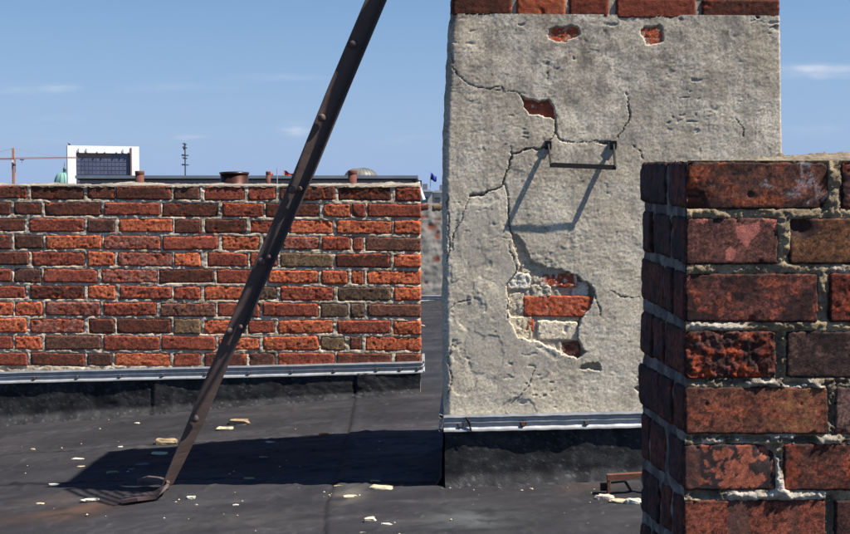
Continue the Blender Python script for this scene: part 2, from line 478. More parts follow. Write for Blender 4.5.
def bed(fr, ua, va, soft=.0012, grow=-.0012):
    '''1 where a brick of this face stands, so that the mortar lies behind it'''
    m = np.zeros((len(ua), len(va)))
    for (bl, br, tr, tl) in fr.quads:
        u0, u1 = (bl[0] + tl[0]) / 2 - grow, (br[0] + tr[0]) / 2 + grow
        i0, i1 = np.searchsorted(ua, [u0 - .01, u1 + .01])
        lo, hi = min(bl[1], br[1]), max(tl[1], tr[1]); j0, j1 = np.searchsorted(va, [lo - .01, hi + .01])
        if i1 <= i0 or j1 <= j0: continue
        A = ua[i0:i1, None]; B = va[None, j0:j1]; f = np.clip((A - u0) / (u1 - u0), 0, 1)
        b_ = bl[1] * (1 - f) + br[1] * f - grow; t_ = tl[1] * (1 - f) + tr[1] * f + grow
        d = np.minimum(np.minimum(A - u0, u1 - A), np.minimum(B - b_, t_ - B))
        m[i0:i1, j0:j1] = np.maximum(m[i0:i1, j0:j1], sstep(-soft, soft, d))
    return m
def far_col(code):
    a, b = PAL[code]
    def f(x, y, s, t, chipm, edge, seed):
        v = 0.88 + .24 * ((seed * 7919 % 101) / 101)
        n = sstep(-.5, .6, fbm(x * 22 + seed, y * 22, seed % 53, 4))
        c = lerp3(a, b, n) * v
        # soot and lichen bloom
        so_ = sstep(.25, .8, fbm(x * 16, y * 24 + seed, seed % 47 + 20, 4))
        c = lerp3(c, L(78, 56, 50), so_ * (.25 if code in 'OP' else .45))
        c = lerp3(c, L(206, 92, 48), chipm * (.75 if code in 'ORPD' else .3))
        if code == 'P':
            c = lerp3(c, L(184, 136, 120), sstep(.2, .6, fbm(x * 26, y * 34, seed % 43 + 40, 3)) * .45)
        c = lerp3(c, L(178, 162, 146), sstep(.55, .9, fbm(x * 60, y * 60, seed % 41 + 60, 3)) * .35 * np.exp(-edge / .012))
        return c
    return f
# ------------------------------------------------------------------ far brick parapet
WY = 6.03
FW = Frame((0, WY, 0), (1, 0, 0))
def wall_stain(u, v, c):                 # soot and damp across many bricks, and pit darkening put in as colour
    zt_ = -.0 + .065
    k = sstep(-.28, .06, v) * .38 + .12
    n = sstep(-.35, .55, fbm(u * 2.6, v * 3.4, 201, 4)); n2 = sstep(.05, .5, fbm(u * 24, v * 30, 202, 4, .65)); n3 = sstep(.2, .5, fbm(u * 110, v * 110, 203, 3, .7))
    c = c * (1 - (k * n * .5))[..., None]
    c = lerp3(c, L(82, 56, 46), n2 * .30)
    c = lerp3(c, L(58, 38, 32), n3 * .55)
    return c * (1 + .22 * np.clip(fbm(u * 160, v * 160, 204, 2), -1, 1))[..., None]
fr_stain[id(FW)] = wall_stain
wall = thing('brick_wall', 'low weathered red brick parapet wall with mortar cap and aluminium flashing, behind the leaning strut', 'wall')
ROWS = [
 [(-28,27,'D'),(30,84,'D'),(87,115,'D'),(116,171,'D'),(173,200,'K'),(204.5,245,'R'),(248,275.5,'R'),(280,335,'D'),(338,390.5,'D'),(395,421,'R')],
 [(-45,10,'D'),(13.5,41,'D'),(44,101,'D'),(104,160,'R'),(162,218,'D'),(222,263,'R'),(266,319.5,'D'),(323,350,'O'),(352,364.5,'R'),(367,421,'R')],
 [(-30,24.5,'D'),(29,84.5,'R'),(87,114,'K'),(119,172,'O'),(174,201.5,'D'),(205,246,'D'),(250,286,'R'),(289,333,'O'),(337,391.5,'O'),(394,421,'O')],
 [(-45,12,'D'),(14.5,42.5,'K'),(45,101,'O'),(104,160,'P'),(163,218,'R'),(221.5,259,'O'),(263,279,'R'),(282,319,'P'),(322,349.5,'R'),(352,363,'R'),(365,421,'B')],
 [(-28,28,'D'),(31,85,'R'),(88,114,'O'),(117,172,'P'),(173.5,200.5,'O'),(207.5,247,'R'),(250.5,277,'R'),(280,333,'Y'),(336,390,'D'),(394,421,'O')],
 [(-45,12,'R'),(14,41,'K'),(43,98,'R'),(101,157,'P'),(159,213.5,'D'),(216,264,'R'),(268,317.5,'O'),(321.5,348.5,'O'),(351,363.5,'O'),(366,421,'O')],
 [(-28,26,'R'),(29.5,84,'D'),(88,115,'O'),(119,171.5,'R'),(174,200,'R'),(204,252,'O'),(256,276.5,'V'),(280,334,'R'),(337.5,391,'V'),(393.5,421,'O')],
 [(-45,13,'O'),(15,42,'O'),(45,101,'P'),(103,157,'R'),(160,215,'B'),(218,259.5,'R'),(263,318,'R'),(320.5,347.5,'V'),(350,365,'V'),(367,421,'B')],
 [(-28,26,'O'),(30,84,'P'),(88,114,'D'),(116,171,'D'),(174,200.5,'Y'),(204,245,'O'),(248,274.5,'R'),(278,333.5,'O'),(337,391,'R'),(393,421,'O')],
 [(-45,12,'R'),(15,42,'O'),(45,100.5,'B'),(103,159,'R'),(162,215,'R'),(218,259,'O'),(263,318,'O'),(320.5,345,'Y'),(350,362,'D'),(365,421,'O')],
 [(-28,28,'R'),(30,84.5,'D'),(87,112,'K'),(115,170,'O'),(173.5,200.5,'R'),(203.5,246,'D'),(249,275,'K'),(277.5,334,'R'),(337,391,'D'),(395,421,'D')],
]
TOPL = [185.5,201.7,218.2,234.5,251.3,268.3,285.2,301.4,318.2,335.4,352.2,368.5]
TOPR = [187.2,203.8,220.3,237.2,253.8,270.5,287.2,303.7,320.3,337,353.2,369.6]
def rowy(x, i, k):
    f = x / 421.0
    t = TOPL[i] * (1 - f) + TOPR[i] * f
    b = TOPL[i + 1] * (1 - f) + TOPR[i + 1] * f
    return t + 0.2 if k == 0 else b - 2.7
sd = 100
for i, row in enumerate(ROWS):
    for (x0, x1, c) in row:
        sd += 13
        j = [random.uniform(-.7, .9) for _ in range(4)]
        x0 += random.uniform(-.6, .6); x1 += random.uniform(-.6, .6) if x1 < 420 else 0
        q = [FW.pix(x0, rowy(x0, i, 1) + j[0]), FW.pix(x1, rowy(x1, i, 1) + j[1]), FW.pix(x1, rowy(x1, i, 0) + j[2]), FW.pix(x0, rowy(x0, i, 0) + j[3])]
        rough = c in 'OP' or random.random() < .25
        dn = [(random.choice([0, 1]), random.choice([0, 1]), random.uniform(.008, .018), random.uniform(.004, .010)) for _ in range(random.choice([0, 1, 1, 2]))]
        brick(wall, FW, q, .112, .0048, far_col(c), sd, dents=dn, rad=random.uniform(.004, .013), bev=random.uniform(.003, .006),
              amp=.0022 if rough else .0012, wob=.0042, h0=random.uniform(-.0015, .003), chip=.6 if rough else .35)
    # bricks further left, outside the picture
    x1 = row[0][0] - 3
    while x1 > -380:
        x0 = x1 - (54 if random.random() < .7 else 26); sd += 13
        q = [FW.pix(x0, rowy(x0, i, 1)), FW.pix(x1, rowy(x1, i, 1)), FW.pix(x1, rowy(x1, i, 0)), FW.pix(x0, rowy(x0, i, 0))]
        brick(wall, FW, q, .112, .02, far_col(random.choice('DRORDKP')), sd)
        x1 = x0 - 3
# mortar face
ul = FW.pix(-400, 200)[0]; ur = FW.pix(420.6, 200)[0]
vt = FW.pix(200, 185.5)[1]; vb = -1.25
uu = axis([(ul, -2.05, .05), (-2.05, ur, .0042)]); uu = np.append(uu, ur)
vv = axis([(vb, -.80, .05), (-.80, vt, .0036)]); vv = np.append(vv, vt)
U_, V_ = np.meshgrid(uu, vv, indexing='ij')
hm = -.0013 + .0028 * fbm(U_ * 30, V_ * 36, 71, 4) - .006 * sstep(.25, .7, fbm(U_ * 11, V_ * 18, 72, 3)) - .009 * bed(FW, uu, vv, .002, -.003 * 0 - .002)
hm = np.where(U_ > ur - .012, hm - (U_ - (ur - .012)) * .8, hm)
mc = lerp3(L(214, 196, 170), L(176, 158, 134), sstep(-.6, .6, fbm(U_ * 14, V_ * 14, 73, 4)))
mc = lerp3(mc, L(228, 220, 208), sstep(.35, .8, fbm(U_ * 30, V_ * 30, 74, 3)) * .8)
mc = lerp3(mc, L(120, 104, 92), sstep(.3, .9, fbm(U_ * 8, V_ * 9, 75, 3)) * .4)
mesh_obj('mortar', FW.p(U_, V_, hm).reshape(-1, 3), grid_faces(len(uu), len(vv)), M_MORTAR, wall, mc.reshape(-1, 3))
mb = MB(); mb.box(ul, ur - .006, WY + .02, WY + .25, vb, vt - .004); mb.build('wall_core', mat_plain('dull_mortar', tuple(L(150, 135, 120)), .95, 0, .2, 20, .5, .01), wall)
# mortar cap
cu = axis([(ul, -2.05, .05), (-2.05, ur + .004, .006)]); ct = np.linspace(0, 1, 16)
CU, CT = np.meshgrid(cu, ct, indexing='ij')
arc = np.sin(np.clip(CT, 0, 1) * math.pi) ** .6
lip = .004 + .008 * sstep(-.3, .8, fbm(CU * 6, CU * 0, 81, 4))
cy = WY - lip * .3 + (.25 + lip) * CT + .004 * fbm(CU * 30, CT * 9, 84, 3)
cz = vt - .010 + (.018 + .010 * fbm(CU * 5, CT * 3, 82, 3)) * arc + .003 * fbm(CU * 50, CT * 14, 83, 3) * arc
cz = np.where(CT < .06, vt - .004 - .006 * np.abs(fbm(CU * 25, CU * 0, 85, 3)), cz)
cc = lerp3(L(128, 120, 108), L(160, 150, 136), sstep(-.5, .6, fbm(CU * 9, CT * 4, 86, 4)))
cc = lerp3(cc, L(96, 82, 76), sstep(.45, .8, fbm(CU * 12, CT * 6, 87, 3)) * .7)
mesh_obj('mortar_cap', np.stack([CU, cy, cz], -1).reshape(-1, 3), grid_faces(len(cu), len(ct)), M_MORTAR, wall, cc.reshape(-1, 3))

# ------------------------------------------------------------------ flashing strip with folded lips and screws
def flashing(parent, fr, a_top, b_top, h_strip, screws, base=.004, label=None, endcap=True, rows=None):
    """a_top, b_top: uv of the top edge ends; profile runs downwards"""
    prof = [(0, 0), (.004, .010), (-.004, .012), (-.009, .006), (-.013, .0035), (-.019, .0035), (-.0215, .0085), (-.0245, .0085),
            (-.026, .0045), (-.040, .0045), (-.043, .007), (-.047, .012), (-.052, .013), (-.055, .009)]
    k = h_strip / .055
    a = np.array(a_top); b = np.array(b_top); n = 60
    Vs = []; 
    for i in range(n + 1):
        p = a + (b - a) * i / n
        for (dv, h) in prof:
            hh = base + h + .0008 * math.sin(i * .9) 
            Vs.append(fr.p(p[0], p[1] + dv * k + .0006 * math.sin(i * 1.7), hh))
    m = len(prof); F = grid_faces(n + 1, m).tolist()
    o = mesh_obj('flashing', np.array(Vs), F, M_ALU, parent, smooth=False)
    md = o.modifiers.new('thickness', 'SOLIDIFY'); md.thickness = .0015; md.offset = 0
    L_ = np.linalg.norm(b - a)
    for (s, rusty) in screws:
        p = a + (b - a) * s
        mbx = MB()
        c = fr.p(p[0], p[1] - .031 * k, base + .0045)
        mbx.tube(c, c + fr.N * .003, .0105, .0105, 14)
        mbx.tube(c + fr.N * .002, c + fr.N * .010, .0072, .0066, 6)
        mbx.build('screw', M_RUSTY if rusty else M_SCREW, o)
    return o
a = FW.pix(-380, 381.5); b = FW.pix(423, 361.6)
def sx_(px): return (FW.pix(px, 370)[0] - a[0]) / (b[0] - a[0])
flashing(wall, FW, a, b, .053, [(sx_(x), r) for x, r in [(-50,0),(-8,0),(35,1),(78,0),(120.6,0),(163,0),(206,0),(249,0),(292,0),(334.6,0),(377,0),(400.5,0),(418,0)]], .005)
# bitumen upstand under the flashing
def upstand(parent, fr, a, b, drop, seed, h=.006, flare=.05, laps=()):
    nu_, nv_ = max(40, int(np.linalg.norm(np.array(b) - a) / .008)), 30
    s = np.linspace(0, 1, nu_)[:, None] + np.zeros((1, nv_)); t = np.zeros((nu_, 1)) + np.linspace(0, 1, nv_)[None, :]
    U = a[0] + (b[0] - a[0]) * s; Vt = a[1] + (b[1] - a[1]) * s - drop
    base3 = fr.p(U, Vt, h)
    zb = g(base3[..., 0], base3[..., 1]) - .004
    Vv = Vt * (1 - t) + zb * t
    hh = h + .004 * fbm(U * 5, Vv * 6, seed, 3) + .0015 * fbm(U * 40, Vv * 40, seed + 2, 3) + flare * sstep(.72, 1.0, t) ** 2 * (1 + .3 * pn(U * 7, U * 0, seed))
    for lu in laps: hh = hh + .005 * sstep(lu, lu + .004, U) - .004 * np.exp(-((U - lu) / .004) ** 2)
    c = lerp3(np.array([.013, .013, .016]), np.array([.032, .032, .035]), sstep(-.6, .6, fbm(U * 9, Vv * 9, seed + 4, 4)))
    for lu in laps: c = c * (1 - .85 * np.exp(-((U - lu) / .006) ** 2))[..., None]
    c = lerp3(c, np.array([.14, .14, .145]), sstep(.45, .75, fbm(U * 130, Vv * 130, seed + 9, 2)) * .5)
    c = lerp3(c, np.array([.11, .105, .10]), sstep(.93, 1, t) * sstep(-.1, .6, fbm(U * 30, Vv * 30, seed + 5, 3)) * .8)
    c = lerp3(c, np.array([.055, .054, .056]), sstep(.2, .8, fbm(U * 22, Vv * 22, seed + 7, 4)) * .6)
    P = fr.p(U, Vv, hh)
    return mesh_obj('upstand', P.reshape(-1, 3), grid_faces(nu_, nv_, flip=True), M_UPST, parent, c.reshape(-1, 3))
upstand(wall, FW, a, b - np.array([.012, 0]), .045, 3, laps=(FW.pix(153, 390)[0], FW.pix(355, 390)[0]))
# the short return of the upstand and flashing round the wall end
FWE = Frame((ur + .002, WY - .01, 0), (0, 1, 0))
flashing(wall, FWE, (0, b[1]), (.25, b[1] + .006), .053, [(.4, 0), (.85, 0)], .004)
upstand(wall, FWE, np.array((.012, b[1])), np.array((.25, b[1] + .006)), .045, 13, h=-.004, flare=.0)

# ------------------------------------------------------------------ rendered chimney (middle)
TA = math.radians(2.5)
FTO = at(445, 200, 4.03)
FT = Frame((FTO[0], 4.03, 0), (math.cos(TA), math.sin(TA), 0))
tower = thing('rendered_chimney', 'grey cement rendered chimney with cracks, a broken hole and brick courses on top', 'chimney')
TOPZ = 1.0
def xleft(py): return np.interp(py, [-200, 17, 24, 60, 100, 130, 180, 300, 400, 430], [452, 451.5, 449, 447, 445, 443.5, 442.5, 442.5, 443.5, 445])
def xright(py): return np.interp(py, [0, 22, 60, 150, 500], [780, 780.5, 781, 782, 783])
step = .9
pys = np.arange(14.5, 426, step); nrow = len(pys)
ncol = int(340 / step)
# plaster grid: rows follow v, columns follow u between the uneven left and right edges
vv = np.array([FT.pix(600, y)[1] for y in pys])[::-1]; pyr = pys[::-1]
ulft = np.array([FT.pix(xleft(y), y)[0] for y in pyr]); urgt = np.array([FT.pix(xright(y), y)[0] for y in pyr])
S_ = np.linspace(0, 1, ncol)[:, None]
U = ulft[None, :] * (1 - S_) + urgt[None, :] * S_; Vp = np.zeros((ncol, 1)) + vv[None, :]
def FP(pts): return [tuple(FT.pix(x, y)) for x, y in pts]
# the base shape: trowelled waves, lumps, grain
h = .0026 * fbm(U * 4, Vp * 4, 1, 3) + .0006 * fbm(U * 19, Vp * 17, 2, 4, .6) + .00035 * fbm(U * 90, Vp * 90, 4, 3, .6)
ru = fbm(U * 11, Vp * 11, 6, 2)                 # rough zones against smooth trowelled ones
h = h + (.00035 + .0009 * sstep(.55, .2, U) * sstep(.2, -.1, Vp)) * sstep(-.1, .7, ru) * fbm(U * 55, Vp * 55, 7, 3, .65)
pit = sstep(.62, .85, fbm(U * 60, Vp * 60, 12, 2)); h = h - .0010 * pit * sstep(.1, .7, ru)
pit2 = sstep(.78, .95, fbm(U * 26, Vp * 30, 14, 3)); h = h - .0022 * pit2 * sstep(.1, .5, pn(U * 5, Vp * 5, 64)) - .003 * sstep(.55, .8, fbm(U * 22, Vp * 55, 65, 3)) * sstep(.1, .6, pn(U * 4, Vp * 4, 66))
h = h + .00035 * fbm(U * 14, Vp * 60, 67, 4, .6) * sstep(-.3, .4, pn(U * 3, Vp * 3, 68)) + .0003 * fbm(U * 150, Vp * 150, 69, 2)
tl_ = np.abs(fbm(U * 5 + .3 * Vp, Vp * 9, 15, 3)); h = h - .0007 * np.exp(-(tl_ / .025) ** 2) * sstep(-.2, .4, pn(U * 6, Vp * 6, 61))   # scraped lines
# left lower: thin lighter coat flaking in plates
plate = sstep(-.05, .05, fbm(U * 8, Vp * 6, 16, 4)); lowleft = sstep(.55, .2, U) * sstep(.05, -.15, Vp)
h = h + .0018 * plate * lowleft
# smooth grey patches
PATCH = [FP([(503,240),(513,248),(517,268),(510,280),(503,292),(497,300),(494,275),(497,255)]),
         FP([(470,318),(500,310),(512,330),(530,343),(545,350),(560,362),(545,380),(510,388),(470,372),(462,345)]),
         FP([(458,205),(500,200),(505,230),(500,260),(470,270),(455,250)])]
wu = U + .006 * fbm(U * 20, Vp * 20, 18, 3); wv = Vp + .006 * fbm(U * 20, Vp * 20, 19, 3)
pmask = np.zeros(U.shape)
for P_ in PATCH:
    ins = inside(wu, wv, P_); d = seg_dist(wu, wv, P_, True)
    pmask = np.maximum(pmask, np.where(ins, sstep(0, .01, d), 0))
h = h * (1 - .4 * pmask) + .0012 * pmask
# holes
HOLES = [
 (FP([(547.5,34),(550,28.5),(556,28),(562,26.5),(573,25.5),(580,27.5),(579.5,35),(573,38),(566,41.5),(556,41.5),(550,39)]), .009),
 (FP([(640,31),(643,26),(650,27),(658,24.5),(664,28),(663,35),(664,41),(657,45),(646,44.5),(643,38)]), .006),
 (FP([(519,93),(524,98),(531,100),(540,100.5),(548,99),(553,104),(555.5,112),(556,120),(549,117.5),(540,115),(530,114.5),(525,108)]), .014),
 (FP([(512,234),(519,237),(524,243),(527,253),(530,259),(537,264),(548,268),(560,269),(572,273),(582,279),(590,285),(595,292),(592,302),(587,312),(581,320),
      (578,332),(580,344),(586,352),(579,358),(566,355),(552,348),(538,341),(530,341),(518,336),(510,322),(509,300),(506,286),(514,274),(520,268),(517,256),(513,247)]), .028),
 (FP([(580,366),(586,362.5),(598,363.5),(602,367),(600,370.5),(588,369.5),(580,369)]), .02),
 (FP([(634,388),(637,385),(643,385),(643,393),(637,391)]), .016),
 (FP([(768,27),(775,25.5),(783,26),(783,33),(778,32),(774,29)]), .005),
 (FP([(517,23.5),(524,23),(526,25.5),(519,26)]), .004), (FP([(604,23.5),(617,23),(616,26),(606,26)]), .004),
]
wu = U + .0042 * fbm(U * 45, Vp * 45, 22, 4, .6); wv = Vp + .0042 * fbm(U * 45, Vp * 45, 23, 4, .6)
hole = np.zeros(U.shape); lipl = np.zeros(U.shape)
for (P_, dep) in HOLES:
    ins = inside(wu, wv, P_); d = seg_dist(wu, wv, P_, True)
    k = np.where(ins, sstep(0, .0015, d), 0)
    dep = dep if dep < .025 else .011 + .019 * sstep(FT.pix(555, 300)[0], FT.pix(585, 300)[0], U)
    h = h * (1 - k) - dep * k + k * .002 * fbm(U * 70, Vp * 70, 24, 3)
    hole = np.maximum(hole, k)
    lipl = np.maximum(lipl, np.where(ins, 0, np.exp(-d / .004)) * (1 if np.max(dep) > .005 else .3))
# cracks: (points in the photograph, width mm, depth mm)
CR = [
 ([(451,52),(453,66),(457,75),(464,81),(474,87),(484,88)], 1.6, 4), ([(488,89.5),(495,87.5),(501,87),(503,90)], 1.8, 4),
 ([(484,88),(492,90),(504,91),(515,92),(520,94)], .8, 2),
 ([(556,118),(555,126),(556.5,133),(558,138),(563,141.5),(568,142.5)], 2.6, 9), ([(555.5,132),(553,137),(549,141)], 2.0, 6),
 ([(568,142),(578,142.5),(588,142),(594,141),(603,142),(611,141)], 1.3, 4),
 ([(596,142.5),(602,143.5),(608,143)], 4.0, 9),
 ([(626,93),(628.5,99),(627.5,107),(630,114),(629,119),(625,127),(622,133),(616,137.5)], 2.0, 7),
 ([(546,147),(538,149.5),(533,148.5),(524,150),(518,153.5),(512,154),(510,160),(508.5,166),(509,169),(505,173),(504,181),(501.5,186),(497,189),(490,191.5),(484,193.5)], 3.2, 12),
 ([(511,146),(511,152),(512,155)], 1.8, 5),
 ([(484,194.5),(476,195),(470,196.5)], 5.0, 10), ([(504,184),(507,190),(508,199),(508.5,210),(509,220),(510,229),(513,236)], 2.4, 9),
 ([(470,196),(466,206),(463,214),(461,222),(455,230),(452,240),(452,252)], 1.4, 4),
 ([(448,195),(447,206),(449,220),(448,232),(450,245),(447,262)], 2.2, 5),
 ([(594,292),(596,300),(599,307),(600.5,316)], 2.2, 6), ([(535,366),(532,378),(528,386),(519,396),(511,404)], 1.2, 3),
 ([(507,284),(508,300),(507,318)], 1.6, 5), ([(513,238),(508,246),(515,262),(517,270),(511,279),(505,285)], 1.8, 5),
 ([(632,145),(636,148),(641,152),(643,160)], 1.4, 4), ([(610,290),(620,296),(632,298),(640,297)], 1.2, 3),
 ([(566,340),(575,330),(580,322)], 2, 4), ([(470,300),(455,303),(447,312)], 1.2, 3), ([(452,345),(448,360),(452,380),(447,398)], 1.8, 4),
 ([(735,118),(744,130),(743,137)], 1.6, 3),
 ([(540,285),(545,283),(552,286)], 1, 3),
]
wu = U + .0030 * fbm(U * 60, Vp * 60, 26, 4, .65); wv = Vp + .0030 * fbm(U * 60, Vp * 60, 27, 4, .65)
crack = np.zeros(U.shape)
for (pts, w, dep) in CR:
    d = seg_dist(wu, wv, FP(pts)); w = w * .00072 * (1 + .8 * pn(U * 34, Vp * 34, 28))
    k = np.exp(-(d / np.maximum(w * .75, .0011)) ** 2)
    h = h - dep * .001 * k * (1 - hole); crack = np.maximum(crack, k)
# rounded, ragged corners
uL = U - ulft[None, :]; uR = urgt[None, :] - U
rag = .012 + .006 * fbm(Vp * 20, Vp * 0, 29, 3)
h = h - .018 * (1 - np.clip(uL / .022, 0, 1)) ** 2 - .004 * (1 - np.clip(uR / .006, 0, 1)) ** 2
U = U + (.0022 * fbm(Vp * 25, Vp * 3, 30, 4)) * np.exp(-uL / .02)
# colours
pcA, pcB = L(220, 209, 190), L(188, 176, 158)
pc = lerp3(pcA, pcB, sstep(-.6, .6, fbm(U * 7, Vp * 7, 41, 5, .6)))
pc = lerp3(pc, L(118, 108, 95), sstep(.0, .7, fbm(U * 30, Vp * 30, 42, 5, .75)) * .40)         # grey speckle
top = sstep(.25, .58, Vp)
pc = lerp3(pc, L(112, 106, 98), sstep(.0, .8, fbm(U * 9, Vp * 11, 43, 5, .65)) * (.14 + .62 * top))   # grime higher up
streak = sstep(.1, .8, fbm(U * 22, Vp * 1.6, 44, 4)); pc = lerp3(pc, L(126, 118, 106), streak * .25)
warm = sstep(.0, .7, fbm(U * 4, Vp * 4, 45, 3)); pc = lerp3(pc, L(196, 178, 148), warm * .28)
pc = lerp3(pc, L(158, 153, 145), pmask * .6)
ll = sstep(.5, .1, U) * sstep(.1, -.2, Vp); pc = lerp3(pc, L(206, 196, 174), ll * (1 - pmask) * sstep(-.3, .6, fbm(U * 12, Vp * 12, 46, 4)) * .6)
for (x, y, ru_, rv_, st) in [(598,172,.03,.05,.5),(618,165,.02,.05,.6),(545,175,.02,.05,.35),(612,215,.04,.08,.3)]:
    c0 = FT.pix(x, y); dd = ((U - c0[0]) / ru_) ** 2 + ((Vp - c0[1]) / rv_) ** 2
    pc = lerp3(pc, L(150, 116, 76), np.exp(-dd) * st * sstep(-.4, .5, fbm(U * 30, Vp * 18, 47, 4)))
for (x, y, ru_, rv_, st) in [(575,62,.11,.07,.75),(600,95,.10,.04,.5),(600,75,.08,.05,.4),(640,55,.12,.04,.3),(500,40,.10,.05,.3),(740,60,.12,.10,.35),(560,30,.5,.02,.25)]:
    c0 = FT.pix(x, y); dd = ((U - c0[0]) / ru_) ** 2 + ((Vp - c0[1]) / rv_) ** 2
    pc = lerp3(pc, L(104, 98, 92), np.exp(-dd) * st * sstep(-.5, .6, fbm(U * 22, Vp * 22, 48, 4)))
fl_ = sstep(.0, .5, fbm(U * 48, Vp * 48, 62, 4, .7)); pc = lerp3(pc, L(214, 204, 186), fl_ * .20)
dk_ = sstep(.15, .5, fbm(U * 150, Vp * 150, 63, 3, .75)); pc = lerp3(pc, L(108, 98, 86), dk_ * .45)
bs_ = sstep(-.1, .6, fbm(U * 3.2, Vp * 2.2, 70, 4)); pc = lerp3(pc, L(140, 133, 122), bs_ * .30)
lo_ = sstep(.35, -.2, Vp + .08 * fbm(U * 4, Vp * 4, 73, 3)); pc = lerp3(pc, L(222, 208, 182), lo_ * .25)
run_ = sstep(.15, .6, fbm(U * 30, Vp * 1.1, 72, 3)) * sstep(-.3, .5, Vp); pc = lerp3(pc, L(112, 102, 92), run_ * .24)
pc = lerp3(pc, L(214, 206, 190), lipl * .2)
pc = lerp3(pc, L(190, 176, 154) * .9, hole)
pc = lerp3(pc, L(60, 52, 46), np.clip(crack * 1.2, 0, 1) * .85 * (1 - hole))
pc = lerp3(pc, L(90, 80, 70), np.maximum(pit * .5, pit2) * .45)
foot = sstep(.02, 0, Vp - vv[0] - .012 * fbm(U * 12, U * 0, 49, 3)); pc = lerp3(pc, L(120, 98, 74), foot * .7)
# wrap round both sides
TD = .63
sideL = np.array([.035, 1, 0]); sideL /= np.linalg.norm(sideL)
P = FT.p(U, Vp, h)
nb = 14
left = []; right = []
for k in range(1, nb + 1):
    dpt = TD * (k / nb) ** 1.5
    left.insert(0, P[0] + sideL * dpt + np.array([.003, 0, 0]) * pn(Vp[0] * 20, Vp[0] * 0 + k, 50)[:, None])
    right.append(P[-1] + sideL * dpt * .98)
PP = np.concatenate([np.array(left), P, np.array(right)], 0)
CC = np.concatenate([np.repeat(pc[:1], nb, 0), pc, np.repeat(pc[-1:], nb, 0)], 0)
mesh_obj('render_coat', PP.reshape(-1, 3), grid_faces(ncol + 2 * nb, nrow), M_PLASTER, tower, np.clip(CC, .01, 1).reshape(-1, 3))
# masonry core behind the render
cl = ulft.max() + .012; cr = urgt.min() - .012
fl = FT.p(cl, 0, -.045); frt = FT.p(cr, 0, -.045); blk = fl + sideL * (TD - .05); brk = frt + sideL * (TD - .05)
def col8(z0, z1): return [(*q[:2], z0) for q in (fl, frt, brk, blk)] + [(*q[:2], z1) for q in (fl, frt, brk, blk)]
M_CORE = mat_plain('core_mortar', tuple(L(150, 136, 118)), .95, 0, .2, 30, .5, .01)
mb = MB(); mb.hexa(col8(-1.1, TOPZ - .02)); mb.build('masonry_core', M_CORE, tower)
# brick courses on top
TB = [(452.5,512,16,'D'),(516.5,565.5,18,'O'),(569,609,17.5,'R'),(616,696,19,'R'),(702,780,20,'D')]
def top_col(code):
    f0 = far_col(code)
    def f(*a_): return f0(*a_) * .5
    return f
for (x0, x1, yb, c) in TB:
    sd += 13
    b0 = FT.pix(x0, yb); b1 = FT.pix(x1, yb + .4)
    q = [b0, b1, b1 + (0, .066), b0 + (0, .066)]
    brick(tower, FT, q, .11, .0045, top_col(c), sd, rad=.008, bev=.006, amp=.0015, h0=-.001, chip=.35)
v0 = FT.pix(600, 17)[1] + .077
k = 0
while v0 < TOPZ - .05:
    u0 = ulft[-1] + .002; odd = k % 2
    while u0 < urgt[-1] - .05:
        w = .25 if odd else .12
        if u0 == ulft[-1] + .002 and odd: w = .19
        w = min(w, urgt[-1] - u0); sd += 13
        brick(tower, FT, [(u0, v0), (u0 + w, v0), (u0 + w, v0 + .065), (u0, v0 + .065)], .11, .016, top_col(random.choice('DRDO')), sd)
        u0 += w + .012
    v0 += .077; k += 1
# mortar behind them, wrapped to the sides
mu = np.linspace(ulft[-1] + .006, urgt[-1] - .006, 260); mv = np.arange(vv[-1] - .012, TOPZ, .006)
MU, MV = np.meshgrid(mu, mv, indexing='ij')
hm = -.008 + .003 * fbm(MU * 28, MV * 28, 91, 4)
mc = lerp3(L(178, 164, 146), L(140, 126, 112), sstep(-.6, .6, fbm(MU * 14, MV * 14, 92, 4)))
P = FT.p(MU, MV, hm)
P = np.concatenate([P[:1] + sideL * TD * .97, P, P[-1:] + sideL * TD * .97], 0); mc = np.concatenate([mc[:1], mc, mc[-1:]], 0)
mesh_obj('mortar', P.reshape(-1, 3), grid_faces(len(mu) + 2, len(mv)), M_MORTAR, tower, mc.reshape(-1, 3))
# what shows inside the holes
def colconst(c1, c2, spots=None, amt=.0):
    def f(x, y, s, t, chipm, edge, seed):
        c = lerp3(c1, c2, sstep(-.5, .6, fbm(x * 50 + seed, y * 50, seed % 53, 4)))
        if spots is not None: c = lerp3(c, spots, sstep(.15, .4, fbm(x * 60, y * 60 + seed, seed % 37, 3)) * amt)
        return c
    return f
ORG = (L(184, 92, 62), L(152, 72, 52)); WHT = L(222, 206, 186)
def px_brick(parent, fr, x0, x1, y0, y1, h0, cf, seed, rad=.006, depth=.03, amp=.0018, name='brick', step=.0028, skew=0, mat=None, wob=.002):
    J = .08 * min(x1 - x0, y1 - y0) if name != 'brick' else .4; jj = [random.uniform(-J, J) for _ in range(8)]
    q = [fr.pix(x0 + jj[0], y1 + skew + jj[1], h0), fr.pix(x1 + jj[2], y1 - skew + jj[3], h0), fr.pix(x1 + jj[4], y0 - skew + jj[5], h0), fr.pix(x0 + jj[6], y0 + skew + jj[7], h0)]
    if name != 'brick': wob = .005; rad = min(rad, .009)
    return brick(parent, fr, q, depth, step, cf, seed, rad=rad, bev=.0025, amp=amp * .8, wob=wob, h0=h0, mat=mat, chip=.5, name=name)
px_brick(tower, FT, 546, 582, 24, 43, -.007, colconst(L(184, 92, 58), L(160, 76, 52), WHT, .35), 901, .004)
px_brick(tower, FT, 638, 666, 23, 47, -.0045, colconst(L(186, 92, 62), L(160, 84, 62), L(160, 140, 120), .9), 902, .004)
